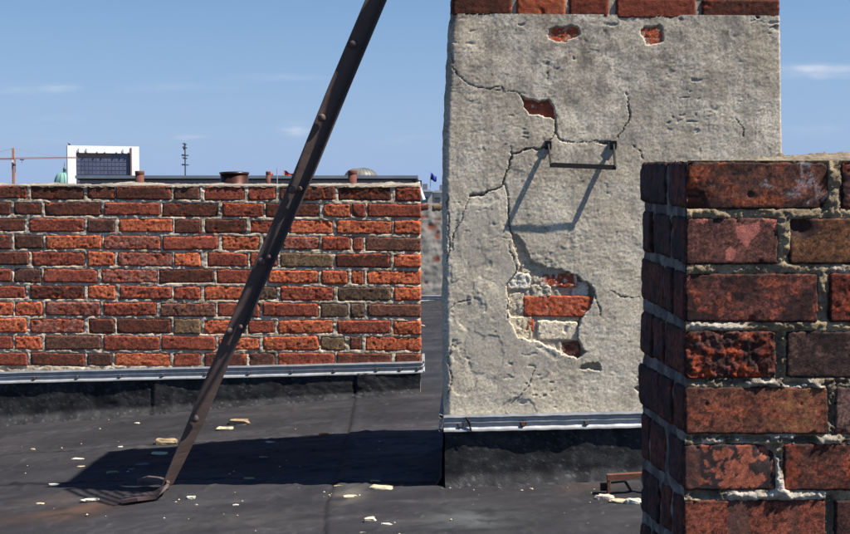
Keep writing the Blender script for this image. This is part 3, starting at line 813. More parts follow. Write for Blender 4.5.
px_brick(tower, FT, 515, 560, 90, 122, -.012, colconst(L(156, 84, 64), L(138, 76, 60)), 903, .004)
px_brick(tower, FT, 766, 779.5, 23, 33, -.006, colconst(L(130, 86, 66), L(110, 76, 60)), 904, .003, depth=.02)
px_brick(tower, FT, 540, 577, 274, 287.5, -.008, colconst(*ORG, WHT, .9), 905, .006)
px_brick(tower, FT, 523, 593, 296, 317, -.006, colconst(*ORG, L(214, 150, 120), .35), 906, .004, skew=-.3)
px_brick(tower, FT, 537, 577, 320.5, 340.5, -.006, colconst(L(216, 200, 172), L(232, 216, 190)), 907, .006, name='stone')
px_brick(tower, FT, 523, 534, 318, 331, -.0085, colconst(L(190, 90, 60), L(170, 84, 60)), 908, .004)
px_brick(tower, FT, 562, 580, 342, 357, -.014, colconst(L(130, 72, 58), L(110, 64, 54), L(170, 140, 120), .5), 909, .005)
px_brick(tower, FT, 506, 531, 272, 289, -.005, colconst(L(214, 204, 186), L(226, 216, 198)), 910, .02, name='stone', amp=.003)
px_brick(tower, FT, 571, 589, 281, 297, -.014, colconst(L(222, 210, 192), L(206, 190, 170)), 911, .014, name='stone', amp=.003)
px_brick(tower, FT, 531, 551, 285, 297, -.007, colconst(L(200, 186, 164), L(186, 172, 150)), 912, .014, name='mortar_lump', amp=.003)
px_brick(tower, FT, 521, 543, 264, 284, -.008, colconst(L(200, 184, 160), L(180, 166, 144)), 913, .018, name='mortar_lump', amp=.003)
px_brick(tower, FT, 509, 532, 316, 340, -.007, colconst(L(214, 198, 168), L(196, 182, 156)), 914, .018, name='stone', amp=.003)
px_brick(tower, FT, 512, 526, 239, 251, -.007, colconst(L(196, 176, 148), L(176, 156, 132)), 915, .010, name='mortar_lump', amp=.002)
px_brick(tower, FT, 516, 531, 250, 266, -.009, colconst(L(186, 172, 150), L(204, 190, 168)), 916, .010, name='mortar_lump', amp=.002)
px_brick(tower, FT, 536, 557, 340, 348, -.010, colconst(L(212, 196, 170), L(196, 180, 156)), 917, .008, name='stone', amp=.002)
px_brick(tower, FT, 556.5, 561.5, 340, 353, -.009, colconst(L(206, 190, 164), L(190, 176, 150)), 918, .005, name='stone', amp=.001)
px_brick(tower, FT, 509, 524, 292, 316, -.0085, colconst(L(196, 182, 158), L(210, 196, 170)), 919, .012, name='mortar_lump', amp=.003)
px_brick(tower, FT, 514, 526, 246, 252, -.012, colconst(L(170, 96, 66), L(150, 90, 66)), 920, .003, name='brick')
px_brick(tower, FT, 560, 580, 316, 321, -.012, colconst(L(206, 190, 164), L(190, 176, 150)), 921, .003, name='mortar_lump', amp=.001)
# flashing and upstand on the chimney foot
a = FT.pix(443.5, 415.5); b = np.array([urgt.max(), FT.pix(641, 413)[1] + .012])
W_ = b[0] - a[0]
flashing(tower, FT, a, b, .050, [((FT.pix(x, 424)[0] - a[0]) / W_, r) for x, r in [(460, 0), (522.5, 1), (586, 0), (650, 0), (715, 0), (770, 0)]], .006)
flw = MB(); q = [FT.p(a[0] + .0, a[1] - .002, .013), FT.p(a[0] + .028, a[1] - .004, .0135)]
upstand(tower, FT, a + (.004, 0), b, .045, 23, h=.004, flare=.035)
FTL = Frame(FT.p(a[0], 0, .004) + sideL * TD, -sideL)
upstand(tower, FTL, np.array([0, a[1]]), np.array([TD, a[1]]), .045, 33, h=.002, flare=.02)
flashing(tower, FTL, np.array([0, a[1]]), np.array([TD, a[1]]), .05, [(.2, 0), (.6, 0)], .003)
# tar smear over the flashing end
sm = []
for i in range(9):
    sm.append((466 + i * .7 + random.uniform(-1, 1), 416 + i * 1.7))
mbx = MB()
for p0, p1 in zip(sm[:-1], sm[1:]):
    A = FT.pix(*p0); B = FT.pix(*p1)
    mbx.tube(FT.p(A[0], A[1], .020), FT.p(B[0], B[1], .020), random.uniform(.002, .005), None, 7)
mbx.build('tar_smear', M_BLACK, tower, smooth=True)
# iron climbing rung
ru0 = FT.pix(548, 144); ru1 = FT.pix(613, 144)
rd = .045; dz = -.066
rr = thing('climbing_rung', 'black iron climbing rung bent outwards from the rendered chimney face, casting a long slanted shadow', 'rung')
A0 = FT.p(*ru0, -.02); A1 = FT.p(ru0[0] + .000, ru0[1] - .004, .010); B0 = FT.p(*ru1, -.02); B1 = FT.p(ru1[0], ru1[1] - .004, .010)
LA = FT.p(ru0[0] + .003, ru0[1] + dz, rd); LB = FT.p(ru1[0] - .001, ru1[1] + dz - .008, rd)
mr = MB(); mr.bar(A0, A1, .020, .026, FT.U); mr.bar(A1, LA, .005, .013, FT.U); mr.build('arm', M_IRON, rr)  # black stub at the wall enlarged to bring in the dark hole shadow
mr = MB(); mr.bar(B0, B1, .020, .026, FT.U); mr.bar(B1, LB, .005, .013, FT.U); mr.build('arm', M_IRON, rr)
mr = MB(); mr.bar(LA - FT.U * .003, LB + FT.U * .003, .015, .0028, (0, 0, 1)); mr.build('tread', M_IRON, rr)
# ------------------------------------------------------------------ near brick chimney (right)
near = thing('brick_chimney', 'dark sooty brick chimney close to the camera with sandy mortar, at the right edge', 'chimney')
ZN = 1.78
FN = Frame((0, ZN, 0), (1, 0, 0))
Fp = at(686, 200, ZN); Bp = at(641, 200, 2.105)
dS = Fp - Bp; dS[2] = 0
FS = Frame((Bp[0], Bp[1], 0), dS)          # side face, seen from the left: u runs from back to front
SOOT = L(74, 50, 46)
def near_col(base, patch, amt=.5, scale=26, patch2=None, streaks=False, soot=.5, special=None):
    def f(x, y, s, t, chipm, edge, seed):
        c = lerp3(base, base * .72, sstep(-.5, .6, fbm(x * 30 + seed, y * 30, seed % 53, 4)))
        n = fbm(x * scale, y * scale + seed, seed % 47 + 3, 5, .6)
        c = lerp3(c, patch, sstep(.35 - amt * .6, .62 - amt * .6, n) * .85)
        if patch2 is not None:
            c = lerp3(c, patch2, sstep(.2, .34, fbm(x * 38 + seed, y * 30, seed % 31 + 7, 4)) * .9)
        c = lerp3(c, SOOT, sstep(.1, .6, fbm(x * 20, y * 26 + seed, seed % 29 + 11, 4)) * soot)
        c = lerp3(c, SOOT * .6, sstep(.4, .7, fbm(x * 70, y * 70 + seed, seed % 23 + 13, 4)) * .5)
        c = lerp3(c, L(180, 84, 54), chipm * .35)
        fine = fbm(x * 240 + seed, y * 240, seed % 19, 4, .7); c = c * .80 * np.clip(1 + .65 * fine, .35, 1.9)[..., None]
        c = lerp3(c, L(34, 25, 25), sstep(.20, .5, fbm(x * 95 + seed, y * 120, seed % 13 + 30, 4, .65)) * .65)
        c = lerp3(c, L(30, 22, 24), sstep(.05, .35, fbm(x * 17 + seed, y * 24, seed % 11 + 33, 5, .6)) * min(.9, soot * 1.2))
        c = lerp3(c, L(30, 22, 22), np.exp(-edge / .0035) * sstep(-.3, .4, fbm(x * 40, y * 40 + seed, 77, 3)) * .8)
        if special is not None: c = special(c, x, y, s, t, seed)
        c = c * (1 - .35 * np.exp(-edge / .003))[..., None]
        return c
    return f
def blob(c, s, t, W, poly, colr, seed, k=1.0, soft=.012):
    # poly in brick coordinates (s, t) ; W aspect
    ws = s + .006 * fbm(s * 30 * W, t * 30, seed, 3); wt2 = t + .02 * fbm(s * 30 * W, t * 30, seed + 5, 3)
    ins = inside(ws, wt2, poly); return lerp3(c, colr, ins * k)
def sp_paint(c, x, y, s, t, seed):            # scraped white paint marks
    for (x0, y0, x1, y1, w) in [(.81,.95,.815,.66,.010),(.72,.32,.86,.60,.028),(.86,.72,.98,.20,.030),(.76,.64,.86,.48,.018),(.74,.26,.83,.38,.012),(.92,.28,.84,.10,.014),(.80,.98,.86,.92,.02),(.52,.52,.60,.47,.016),(.55,.62,.57,.5,.01),(.93,.2,1.0,.14,.012)]:
        ar = 2.9
        d = seg_dist(s * ar, t, [(x0 * ar, y0), (x1 * ar, y1)])
        n = fbm(s * 60, t * 22, seed, 3)
        c = lerp3(c, L(150, 146, 150), np.exp(-(d / (w * 2.2)) ** 2) * sstep(-.35, .25, n) * .8)
    return c
def sp_pink(c, x, y, s, t, seed):
    c = c * (1 - .25 * sstep(.3, .5, np.sin(s * 130)) * (s < .3))[..., None]
    for poly in ([(.55,.80),(.60,.86),(.69,.84),(.80,.97),(.81,.72),(.74,.58),(.66,.36),(.60,.48),(.54,.66)],
                 [(.42,.12),(.44,.30),(.48,.40),(.53,.32),(.54,.18),(.49,.08)], [(.10,.92),(.15,.97),(.24,1.0),(.20,.88)], [(.94,.82),(.97,.92),(1,.8),(.97,.7)],
                 [(.82,1.02),(.84,.93),(.97,.90),(1.0,1.02)]):
        c = blob(c, s, t, 2, poly, L(184, 108, 94), seed + int(poly[0][0] * 50), .9)
    return c
def sp_notch(c, x, y, s, t, seed):
    return blob(c, s, t, 3, [(.0,.98),(.02,.62),(.09,.55),(.18,.62),(.24,.78),(.20,.98)], L(56, 36, 32), seed, .9)
def sp_band(c, x, y, s, t, seed):
    c = blob(c, s, t, 3, [(.33,-.1),(.31,.4),(.32,1.1),(.47,1.1),(.46,.5),(.48,-.1)], L(84, 64, 56), seed, .75)
    c = blob(c, s, t, 3, [(.76,-.1),(.74,.5),(.73,1.1),(.82,1.1),(.80,.5),(.83,-.1)], L(90, 62, 52), seed + 3, .6)
    return c
def sp_ochre(c, x, y, s, t, seed):
    return lerp3(c, L(152, 104, 66), np.exp(-((s - .78) / .14) ** 2) * sstep(-.5, .5, fbm(s * 14, t * 5, seed, 4)) * .75)
def sp_char(c, x, y, s, t, seed):
    n = fbm(s * 9, t * 4, seed, 4); k = sstep(-.02, .1, n + .35 * np.sin(s * 7) - .1 + .25 * (s > .7))
    c = lerp3(L(172, 98, 74), L(140, 76, 58), sstep(-.4, .5, fbm(s * 16, t * 8, seed + 2, 4)))
    c = lerp3(c, L(66, 50, 50), k); c = lerp3(c, L(44, 34, 34), k * .6); return lerp3(c, L(84, 58, 52), sstep(.19, .15, s + .02 * pn(s * 20, t * 6, 3)) * .8)
BR = L(136, 82, 66); RD = L(168, 78, 52); OC = L(142, 94, 60); DK = L(92, 66, 60); PU = L(124, 82, 72)
NB = [  # y0, y1, bricks
 (162, 209.5, [(687.5, 829, near_col(L(132,80,62), L(168,84,52), .35, special=sp_paint, soot=.55), dict(dents=((.0,.0,.022,.012),(1,.0,.012,.008),(.44,.30,.004,.003)), rad=.014, amp=.0014)),
               (841.5, 905, near_col(BR, L(170, 70, 40), .5), dict(amp=.004)), (911, 1001, near_col(BR, RD), {})]),
 (218, 264.5, [(686, 778, near_col(L(132,82,70), L(118,72,62), .3, special=sp_pink, soot=.25), dict(amp=.0006, rad=.003)),
               (790, 927, near_col(OC, L(126, 78, 50), .4, special=sp_notch, soot=.2), dict(amp=.0009, dents=((.07,.8,.012,.006),))), (935, 1001, near_col(BR, RD), {})]),
 (273.5, 322.5, [(685.5, 818, near_col(L(128,74,64), L(170,86,60), .45, 34, soot=.6), dict(amp=.0012)), (829.5, 905, near_col(L(150,60,40), L(170,76,46), .5), dict(amp=.003)), (913, 1001, near_col(BR, RD), {})]),
 (331, 378.5, [(685, 776, near_col(L(110,66,54), L(196,82,44), .62, 30, soot=.55), dict(amp=.0075, rad=.010, chip=.5)), (786.5, 925, near_col(DK, L(122,90,76), .3, soot=.5), dict(amp=.0012, rad=.008)), (934, 1001, near_col(BR, RD), {})]),
 (387.5, 434.5, [(684.5, 828, near_col(L(148,88,66), L(160,84,58), .3, special=sp_ochre, soot=.3), dict(amp=.0012)), (835.5, 905, near_col(L(150,112,100), L(136,100,90), .3, soot=.1), dict(amp=.0006)), (913, 1001, near_col(BR, RD), {})]),
 (444, 490.5, [(684, 777, near_col(BR, RD, .3, special=sp_char, soot=.0), dict(amp=.0007, rad=.006, dents=((1,1,.022,.012),))), (783.5, 927, near_col(L(128,74,58), L(160,74,46), .5, soot=.4), dict(amp=.0016)), (935, 1001, near_col(BR, RD), {})]),
 (500, 547, [(683.5, 826, near_col(L(164,88,66), L(150,78,60), .4, special=sp_band, soot=.1), dict(amp=.0008)), (835, 905, near_col(L(110,66,56), RD, .3), {}), (913, 1001, near_col(BR, RD), {})]),
]
for r in range(7, 13):
    y0 = 500 + 56.3 * (r - 6)
    NB.append((y0, y0 + 47, [(683.5, 777 if r % 2 else 822, near_col(BR, RD), {}), (787 if r % 2 else 833, 905, near_col(BR, RD), {}), (914, 1001, near_col(PU, RD), {})]))
def nq(fr, x0, x1, yt0, yt1, yb0, yb1, h0=0):
    return [fr.pix(x0, yb0, h0), fr.pix(x1, yb1, h0), fr.pix(x1, yt1, h0), fr.pix(x0, yt0, h0)]
for i, (y0, y1, bs) in enumerate(NB):
    for (x0, x1, cf, kw) in bs:
        sd += 13
        vis = x0 < 850 and y0 < 534
        kw = dict(kw); kw.setdefault('rad', .005); kw.setdefault('amp', .0012); kw['amp'] *= .36
        j = [random.uniform(-.6, .6) for _ in range(4)]
        brick(near, FN, nq(FN, x0, x1, y0 + j[0], y0 + j[1], y1 + j[2], y1 + j[3]), .10 if x0 > 700 else .035, .0017 if vis else .012, cf, sd,
              bev=.0022, wob=.0018, h0=random.uniform(-.001, .001), mat=M_BRICKN, chip=kw.pop('chip', .08), **kw)
# left side: (back top, back bottom, joints in the photograph)
SB = [(162.5, 201.8, 162, 208, [(641.5, 664.5), (667, 686.5)]), (211, 250, 217, 263, [(642, 651), (652.5, 668.5), (670.5, 686)]),
      (257.5, 298, 273.5, 322, [(640.5, 661.5), (664, 671.5), (673.5, 685.5)]), (309.5, 350.5, 331, 378, [(641, 651.5), (653, 663), (664.5, 685)]),
      (363.5, 405, 388, 434, [(639, 657.5), (659.5, 671), (674, 684.5)]), (412, 457, 444, 490, [(640.5, 648.5), (650, 664.5), (666.5, 684.3)]),
      (467, 510, 500, 547, [(640, 657.5), (659.5, 669.5), (672, 684)]), (521, 563, 556, 603, [(640, 649), (651, 667), (669, 684)])]
for r in range(8, 13):
    k = r - 7
    SB.append((521 + 52.5 * k, 563 + 52.5 * k, 556.5 + 56.3 * k, 603.5 + 56.3 * k, [(641, 655), (657, 684)]))
for i, (bt, bb, ft_, fb, js) in enumerate(SB):
    xl, xr = 640.0, 685.0
    for (x0, x1) in js:
        sd += 13
        if i >= 0:
            f0 = (x0 - xl) / (xr - xl); f1 = (x1 - xl) / (xr - xl)
            corner = x1 > 680
            q = nq(FS, x0, x1, bt + (ft_ - bt) * f0, bt + (ft_ - bt) * f1, bb + (fb - bb) * f0, bb + (fb - bb) * f1)
            if corner:
                uf = np.linalg.norm(dS) - .003; q[1][0] = uf; q[2][0] = uf
            brick(near, FS, q, .09, .004, near_col(random.choice([L(120,66,54), L(94,60,56), L(132,70,54)]), random.choice([L(130,62,44), L(92,64,66)]), .35), sd,  # darker brick tones carry the shade of this side
                  rad=.005, bev=.003, amp=.0012, wob=.002, h0=random.uniform(-.0015, .002), mat=M_BRICKN, chip=.4)
# sandy mortar of the front, irregular: flush, recessed, with empty joints
n0 = FN.pix(683.5, 300)[0]; n1_ = FN.pix(1001, 300)[0]; zt = FN.pix(700, 160.5)[1]; zb = -1.05
mu = axis([(n0 + .004, .60, .0021), (.60, n1_, .02)]); mv = axis([(zb, -.50, .02), (-.50, zt - .002, .0021)]); mv = np.append(mv, zt)
MU, MV = np.meshgrid(mu, mv, indexing='ij')
rec = fbm(MU * 9, MV * 12, 101, 3)
hm = -.0036 + .0022 * sstep(-.3, .5, rec) - .003 * sstep(.1, .6, fbm(MU * 14, MV * 20, 109, 3)) - .007 * bed(FN, mu, mv, .0012, -.0016) + .0022 * fbm(MU * 90, MV * 90, 102, 4, .6) + .0015 * fbm(MU * 230, MV * 230, 103, 2)
mc = lerp3(L(168, 148, 118), L(136, 120, 98), sstep(-.5, .5, fbm(MU * 22, MV * 22, 104, 4)))
mc = lerp3(mc, L(104, 90, 74), sstep(.1, .6, fbm(MU * 60, MV * 60, 105, 3)) * .6)
# pixel-described places turned into wall coordinates: pale flush ridges and empty joints
def FNp(pts): return [tuple(FN.pix(x, y)) for x, y in pts]
wu = MU + .0012 * fbm(MU * 90, MV * 90, 107, 3); wv = MV + .0012 * fbm(MU * 90, MV * 90, 108, 3)
for (pts, w, up) in [([(704,442),(722,441)], 2.2, .006), ([(738,439),(744,440)], 4, .008), ([(768,440),(776,437),(792,436)], 3.5, .008), ([(820,441),(838,440)], 3, .007), ([(826,436),(834,439)], 2.5, .006),
                     ([(727,495),(735,495)], 3, .006), ([(738,494),(760,496),(776,493),(783,490),(790,496),(822,496)], 4.5, .009), ([(778,490),(778,470),(777,455)], 2.6, .006),
                     ([(784,492),(779,480)], 5, .007), ([(748,383),(765,382),(790,387),(802,389)], 3.2, .009), ([(800,387),(812,382),(822,388)], 3.2, .009), ([(716,326),(742,327)], 3.5, .006),
                     ([(693,326),(715,327)], 3, .004), ([(836,270),(846,273)], 4, .006)]:
    d = seg_dist(wu, wv, FNp(pts)); w = w * .00137
    kk = np.exp(-(d / w) ** 2) * sstep(-.9, -.2, fbm(MU * 60, MV * 60, 111, 2)); hm = hm + up * .45 * kk; mc = lerp3(mc, L(206, 194, 178), np.clip(kk * 1.3, 0, 1) * .9)
for (pts, w) in [([(830,392),(832,434)], 5), ([(779,455),(780,470)], 2), ([(831,500),(831,534)], 5), ([(779,336),(781,372),(779,384)], 4.5), ([(690,380),(760,381)], 3.5), ([(760,385),(850,383)], 2.5),
                 ([(690,438),(850,440)], 2.6), ([(688,494),(725,494)], 4), ([(795,441),(818,441)], 3)]:
    d = seg_dist(wu, wv, FNp(pts)); w = w * .00137
    kk = np.exp(-(d / w) ** 4); hm = hm - .006 * kk * (hm < -.002); mc = lerp3(mc, L(110, 100, 90), kk * .6)
for (pts, w, up) in [([(780,165),(835,175),(834,205)], 6, .006), ([(782,222),(786,240),(781,262)], 6, .006), ([(690,213),(850,214)], 4.5, .0045), ([(822,275),(824,320)], 5, .006), ([(690,268),(850,268)], 4, .004), ([(700,325),(850,327)], 4.5, .004)]:
    d = seg_dist(wu, wv, FNp(pts)); kk = np.exp(-(d / (w * .00137)) ** 4); hm = hm + up * .5 * kk
P = FN.p(MU, MV, hm)
mesh_obj('mortar', P.reshape(-1, 3), grid_faces(len(mu), len(mv)), M_MORTARN, near, np.clip(mc, .01, 1).reshape(-1, 3))
us = np.arange(.012, np.linalg.norm(dS) - .006, .004); vs = axis([(zb, zt, .004)])
SU, SV = np.meshgrid(us, vs, indexing='ij')
hs = -.0035 + .003 * fbm(SU * 35, SV * 35, 121, 4) - .008 * bed(FS, us, vs, .003, -.003)
sc_ = lerp3(L(150, 140, 130), L(104, 98, 94), sstep(-.5, .5, fbm(SU * 22, SV * 22, 122, 4)))  # side mortar toned down, its shade put into the colour
mesh_obj('mortar', FS.p(SU, SV, hs).reshape(-1, 3), grid_faces(len(us), len(vs)), M_MORTARN, near, sc_.reshape(-1, 3))
c0 = FS.p(0, 0, -.02); c1 = FN.p(n0, 0, -.018) + np.array([.014, 0, 0]); c2 = FN.p(n1_, 0, -.02); c3 = c2 + np.array([-.02, .31, 0])
c0 = c0 + np.array([.012, -.012, 0])
mb = MB(); mb.hexa([(*q[:2], zb) for q in (c1, c2, c3, c0)] + [(*q[:2], zt - .01) for q in (c1, c2, c3, c0)]); mb.build('masonry_core', M_CORE, near)
# rough mortar bed left on top
su_ = np.linspace(0, 1, 260)[:, None]; tv_ = np.linspace(0, 1, 60)[None, :]
fA = FN.p(n0 + .006, 0, -.004); fB = FN.p(n1_, 0, -.004); bA = Bp + np.array([.008, -.004, 0]); bB = c3
Q = (fA * (1 - su_[..., None]) + fB * su_[..., None]) * (1 - tv_[..., None]) + (bA * (1 - su_[..., None]) + bB * su_[..., None]) * tv_[..., None]
rise = sstep(0, .3, tv_ + su_ * 0) * sstep(0, .05, 1 - tv_ + 0 * su_)
hill = .002 + .007 * sstep(.18, .34, su_) + .0045 * sstep(.36, .5, su_)
zc = zt - .001 + rise * hill + .0022 * fbm(Q[..., 0] * 60, Q[..., 1] * 60, 131, 4, .6) * (.35 + rise) - .006 * (1 - sstep(0, .04, tv_ + 0 * su_))
clod = sstep(.72, .9, fbm(Q[..., 0] * 45, Q[..., 1] * 45, 133, 2)); zc = zc + .004 * clod * rise
Q[..., 2] = zc
tc_ = lerp3(L(150, 136, 116), L(118, 106, 92), sstep(-.5, .5, fbm(Q[..., 0] * 22, Q[..., 1] * 22, 132, 4)))
tc_ = lerp3(tc_, L(90, 72, 62), sstep(.35, .7, fbm(Q[..., 0] * 30, Q[..., 1] * 30, 134, 3)) * .6)
mesh_obj('mortar_bed', Q.reshape(-1, 3), grid_faces(260, 60), M_MORTARN, near, tc_.reshape(-1, 3))

# ------------------------------------------------------------------ leaning angle iron strut
strut = thing('iron_strut', 'long rusty riveted angle iron strut leaning diagonally across the picture, foot on the felt roof', 'strut')
foot3 = gp(166, 492)
LEAN = -.06                                  # metres further back per metre of rise
def sdepth(py):
    # depth grows with height above the roof
    Y = foot3[1]
    for _ in range(12):
        z = at(300, py, Y)[2]; Y = foot3[1] + LEAN * (z - foot3[2])
    return Y
SE = [(488,161,176),(430,185,205.5),(385,203,224.5),(330,226.8,248.5),(280,247.8,268.5),(173,294,316.5),(90,327.5,350.5),(0,365.7,388.5),(-30,378.5,401)]
Lp = [at(x0, y, sdepth(y)) for (y, x0, x1) in SE]; Rp = [at(x1 - 3, y - 4, sdepth(y - 4) + .021) for (y, x0, x1) in SE]
Lp = np.array(Lp); Rp = np.array(Rp)
def resample(P, n):
    d = np.r_[0, np.cumsum(np.linalg.norm(np.diff(P, axis=0), axis=1))]; t = np.linspace(0, d[-1], n)
    return np.stack([np.interp(t, d, P[:, k]) for k in range(3)], 1)
nS = 90
Lr, Rr = resample(Lp, nS), resample(Rp, nS)
axd = (Lr[-1] - Lr[0]); axd /= np.linalg.norm(axd)
wd = Rr - Lr; wd /= np.linalg.norm(wd, axis=1)[:, None]
fn = np.cross(wd, axd); fn /= np.linalg.norm(fn, axis=1)[:, None]
if fn[0][1] > 0: fn = -fn                    # towards the camera
th = .006
vs_ = []; 
for i in range(nS):
    e = .0009 * pn(i * .5, 3.3, 5)
    for q in (Lr[i], Lr[i] * .5 + Rr[i] * .5, Rr[i]):
        pass
    vs_ += [Lr[i] + fn[i] * e, Rr[i] + fn[i] * e, Rr[i] - fn[i] * (th + e), Lr[i] - fn[i] * (th + e)]
Fs = []
for i in range(nS - 1):
    for k in range(4):
        kk = (k + 1) % 4; Fs.append([i*4+k, i*4+kk, (i+1)*4+kk, (i+1)*4+k])
Fs += [[0, 3, 2, 1], [(nS-1)*4+k for k in range(4)]]
def fixn(o):
    import bmesh
    bm = bmesh.new(); bm.from_mesh(o.data); bmesh.ops.recalc_face_normals(bm, faces=bm.faces); bm.to_mesh(o.data); bm.free(); return o
fixn(mesh_obj('flat_leg', np.array(vs_), Fs, M_RUST, strut, smooth=False))
# standing leg along the right edge, cut off obliquely near the foot
vs_ = []; st_ = None; zz = Rr[:, 2]; zcut = at(244, 338, sdepth(338))[2]
FL_H = .028
for i in range(nS):
    if zz[i] < zcut: continue
    hgt = FL_H * float(sstep(zcut, zcut + .09, zz[i])) + .001
    vs_ += [Rr[i] - wd[i] * th, Rr[i] + wd[i] * .0, Rr[i] + fn[i] * hgt, Rr[i] - wd[i] * th + fn[i] * hgt]
m_ = len(vs_) // 4; Fs = []
for i in range(m_ - 1):
    for k in range(4):
        kk = (k + 1) % 4; Fs.append([i*4+k, i*4+kk, (i+1)*4+kk, (i+1)*4+k])
Fs += [[0, 3, 2, 1], [(m_-1)*4+k for k in range(4)]]
fixn(mesh_obj('standing_leg', np.array(vs_), Fs, M_RUST, strut, smooth=False))
mb = MB(); mb.bar((Lr[-3] + Rr[-3]) / 2 + np.array([-.03, -.012, 0]), (Lr[-3] + Rr[-3]) / 2 + np.array([.185, .05, .0]), .04, .006, (0, 0, 1)); mb.build('tie_bar', M_RUST, strut)
def dome(C, n, r, hgt, mat, parent, name='rivet'):
    n = n / np.linalg.norm(n); q = np.array([0, 0, 1.0]); S = np.cross(n, q); S /= np.linalg.norm(S); T = np.cross(n, S)
    vs = []; fs = []; R = 6; K = 16
    for i in range(R):
        a = math.pi / 2 * i / (R - 1)
        for k in range(K):
            b_ = 2 * math.pi * k / K; rr_ = r * math.cos(a) if i < R - 1 else r * .02
            vs.append(C + S * rr_ * math.cos(b_) + T * rr_ * math.sin(b_) + n * hgt * math.sin(a))
    for i in range(R - 1):
        for k in range(K):
            j = (k + 1) % K; fs.append([i*K+k, i*K+j, (i+1)*K+j, (i+1)*K+k])
    fs.append([(R-1)*K + k for k in range(K)])
    return fixn(mesh_obj(name, np.array(vs), fs, mat, parent))
for (x, y) in [(353.5, 44), (321.6, 118), (292.5, 190), (261.5, 261.5), (229.7, 331.7), (194.6, 418.6)]:
    D = sdepth(y); C = at(x, y, D - .001)
    dome(C, fn[nS // 2], .0135, .010, M_RUST, strut)
for (x, y) in [(299.5, 189), (268.5, 257), (240, 327)]:
    D = sdepth(y); C = at(x, y, D - .001)
    dome(C, fn[nS // 2], .009, .008, M_RUST, strut)
# flattened foot, split and bent to the left
def strap(pts, widths, name, tk=.006, up=(0, 0, 1), mat=M_RUST):
    P = np.array(pts, float); n = len(P); vs = []; fs = []
    for i in range(n):
        d = P[min(i + 1, n - 1)] - P[max(i - 1, 0)]; d /= np.linalg.norm(d)
        side = np.cross(d, up if not callable(up) else up(i)); side /= np.linalg.norm(side); nn_ = np.cross(side, d); w = widths[i] / 2
        vs += [P[i] - side * w, P[i] + side * w, P[i] + side * w + nn_ * tk, P[i] - side * w + nn_ * tk]
    for i in range(n - 1):
        for k in range(4):
            kk = (k + 1) % 4; fs.append([i*4+k, i*4+kk, (i+1)*4+kk, (i+1)*4+k])
    fs += [[0, 3, 2, 1], [(n-1)*4+k for k in range(4)]]
    return fixn(mesh_obj(name, np.array(vs), fs, mat, strut, smooth=False))
m0 = (Lr[0] + Rr[0]) / 2
def gl(px, py, dz=.004):
    q = gp(px, py); return np.array([q[0], q[1], q[2] + dz])
pA = m0 + axd * .02; 
f1 = [pA, m0 - axd * .012 + fn[0] * .002, gl(160, 497, .018), gl(150, 500.5, .010), gl(138, 502.5, .012), gl(123, 504, .008)]
strap(f1, [.055, .056, .064, .066, .062, .052], 'foot', tk=.011, up=lambda i: (-1, -.35, .5) if i < 2 else ((-.6, -.25, 1) if i == 2 else (0, 0, 1)))
f2 = [m0 + np.array([-.01, .03, .0]), gl(156, 489, .028), gl(146, 488.5, .030), gl(138, 489.5, .024)]
strap(f2, [.04, .046, .048, .04], 'foot', tk=.009)
dome(gl(152, 497, .016), np.array([0, 0, 1.0]), .011, .010, M_RUST, strut, 'bolt')
# grate step fixed high on the chimney's front corner (its barred shadow falls beside the strut foot)
grate = thing('step_grate', 'small barred iron step held between the leaning strut and the rendered chimney corner', 'step')
def back_to(z, P):                        # follow the sunlight back up from a roof point
    s = np.array(SUN_V); return P + s * ((z - P[2]) / s[2])
gq = [back_to(TOPZ - .27, gp(*p)) for p in [(64, 490), (113, 505.5), (156, 501), (138, 489)]]
for i in range(4):
    mb = MB(); mb.bar(gq[i], gq[(i + 1) % 4], .006, .014, (0, 0, 1)) ; mb.build('frame_bar', M_IRON, grate)
for f in (.22, .42, .62, .82):
    a1 = gq[0] * (1 - f) + gq[3] * f; 
    fe = min(1, f * 1.0); b1 = gq[1] * (1 - f) + gq[2] * f
    mb = MB(); mb.bar(a1, b1, .015, .003, (1, 0, 0)); mb.build('slat', M_IRON, grate)

mb = MB(); mb.bar(gq[2] * .5 + gq[3] * .5, np.array([FTO[0] + .03, 4.05, gq[3][2]]), .012, .006, (0, 0, 1)); mb.build('support_bar', M_IRON, grate)
# ------------------------------------------------------------------ rusty bracket on the roof by the chimney
br = thing('rusty_bracket', 'small rusty iron bracket standing on the roof between rendered chimney foot and near brick chimney', 'bracket')
Yb = gp(608, 495)[1]
def ab(px, py, dy=0): return at(px, py, Yb + dy)
mb = MB(); mb.bar(ab(607, 477), ab(668, 473.5), .016, .022, (0, 0, 1)); mb.build('top_bar', M_RUSTY, br)
mb = MB(); mb.bar(ab(608.5, 476), ab(608.5, 496), .008, .02, (1, 0, 0)); mb.build('leg', M_RUSTY, br)
mb = MB(); mb.bar(ab(666, 476), ab(666, 496), .008, .02, (1, 0, 0)); mb.build('leg', M_RUSTY, br)
mb = MB(); mb.bar(ab(611, 482.5, .02), ab(625, 481, .02), .006, .006, (0, 0, 1)); mb.bar(ab(625, 481, .02), ab(636, 499, .0), .007, .006, (1, 0, 0)); mb.build('dark_bars', M_IRON, br)  # two thin black bars below the top bar
mb = MB(); mb.bar(ab(600.5, 486.5, .02), ab(607, 486.5, .02), .022, .02, (0, 0, 1)); mb.build('shade_block', M_IRON, br)  # black block filling a spot that is only a shadowed hole

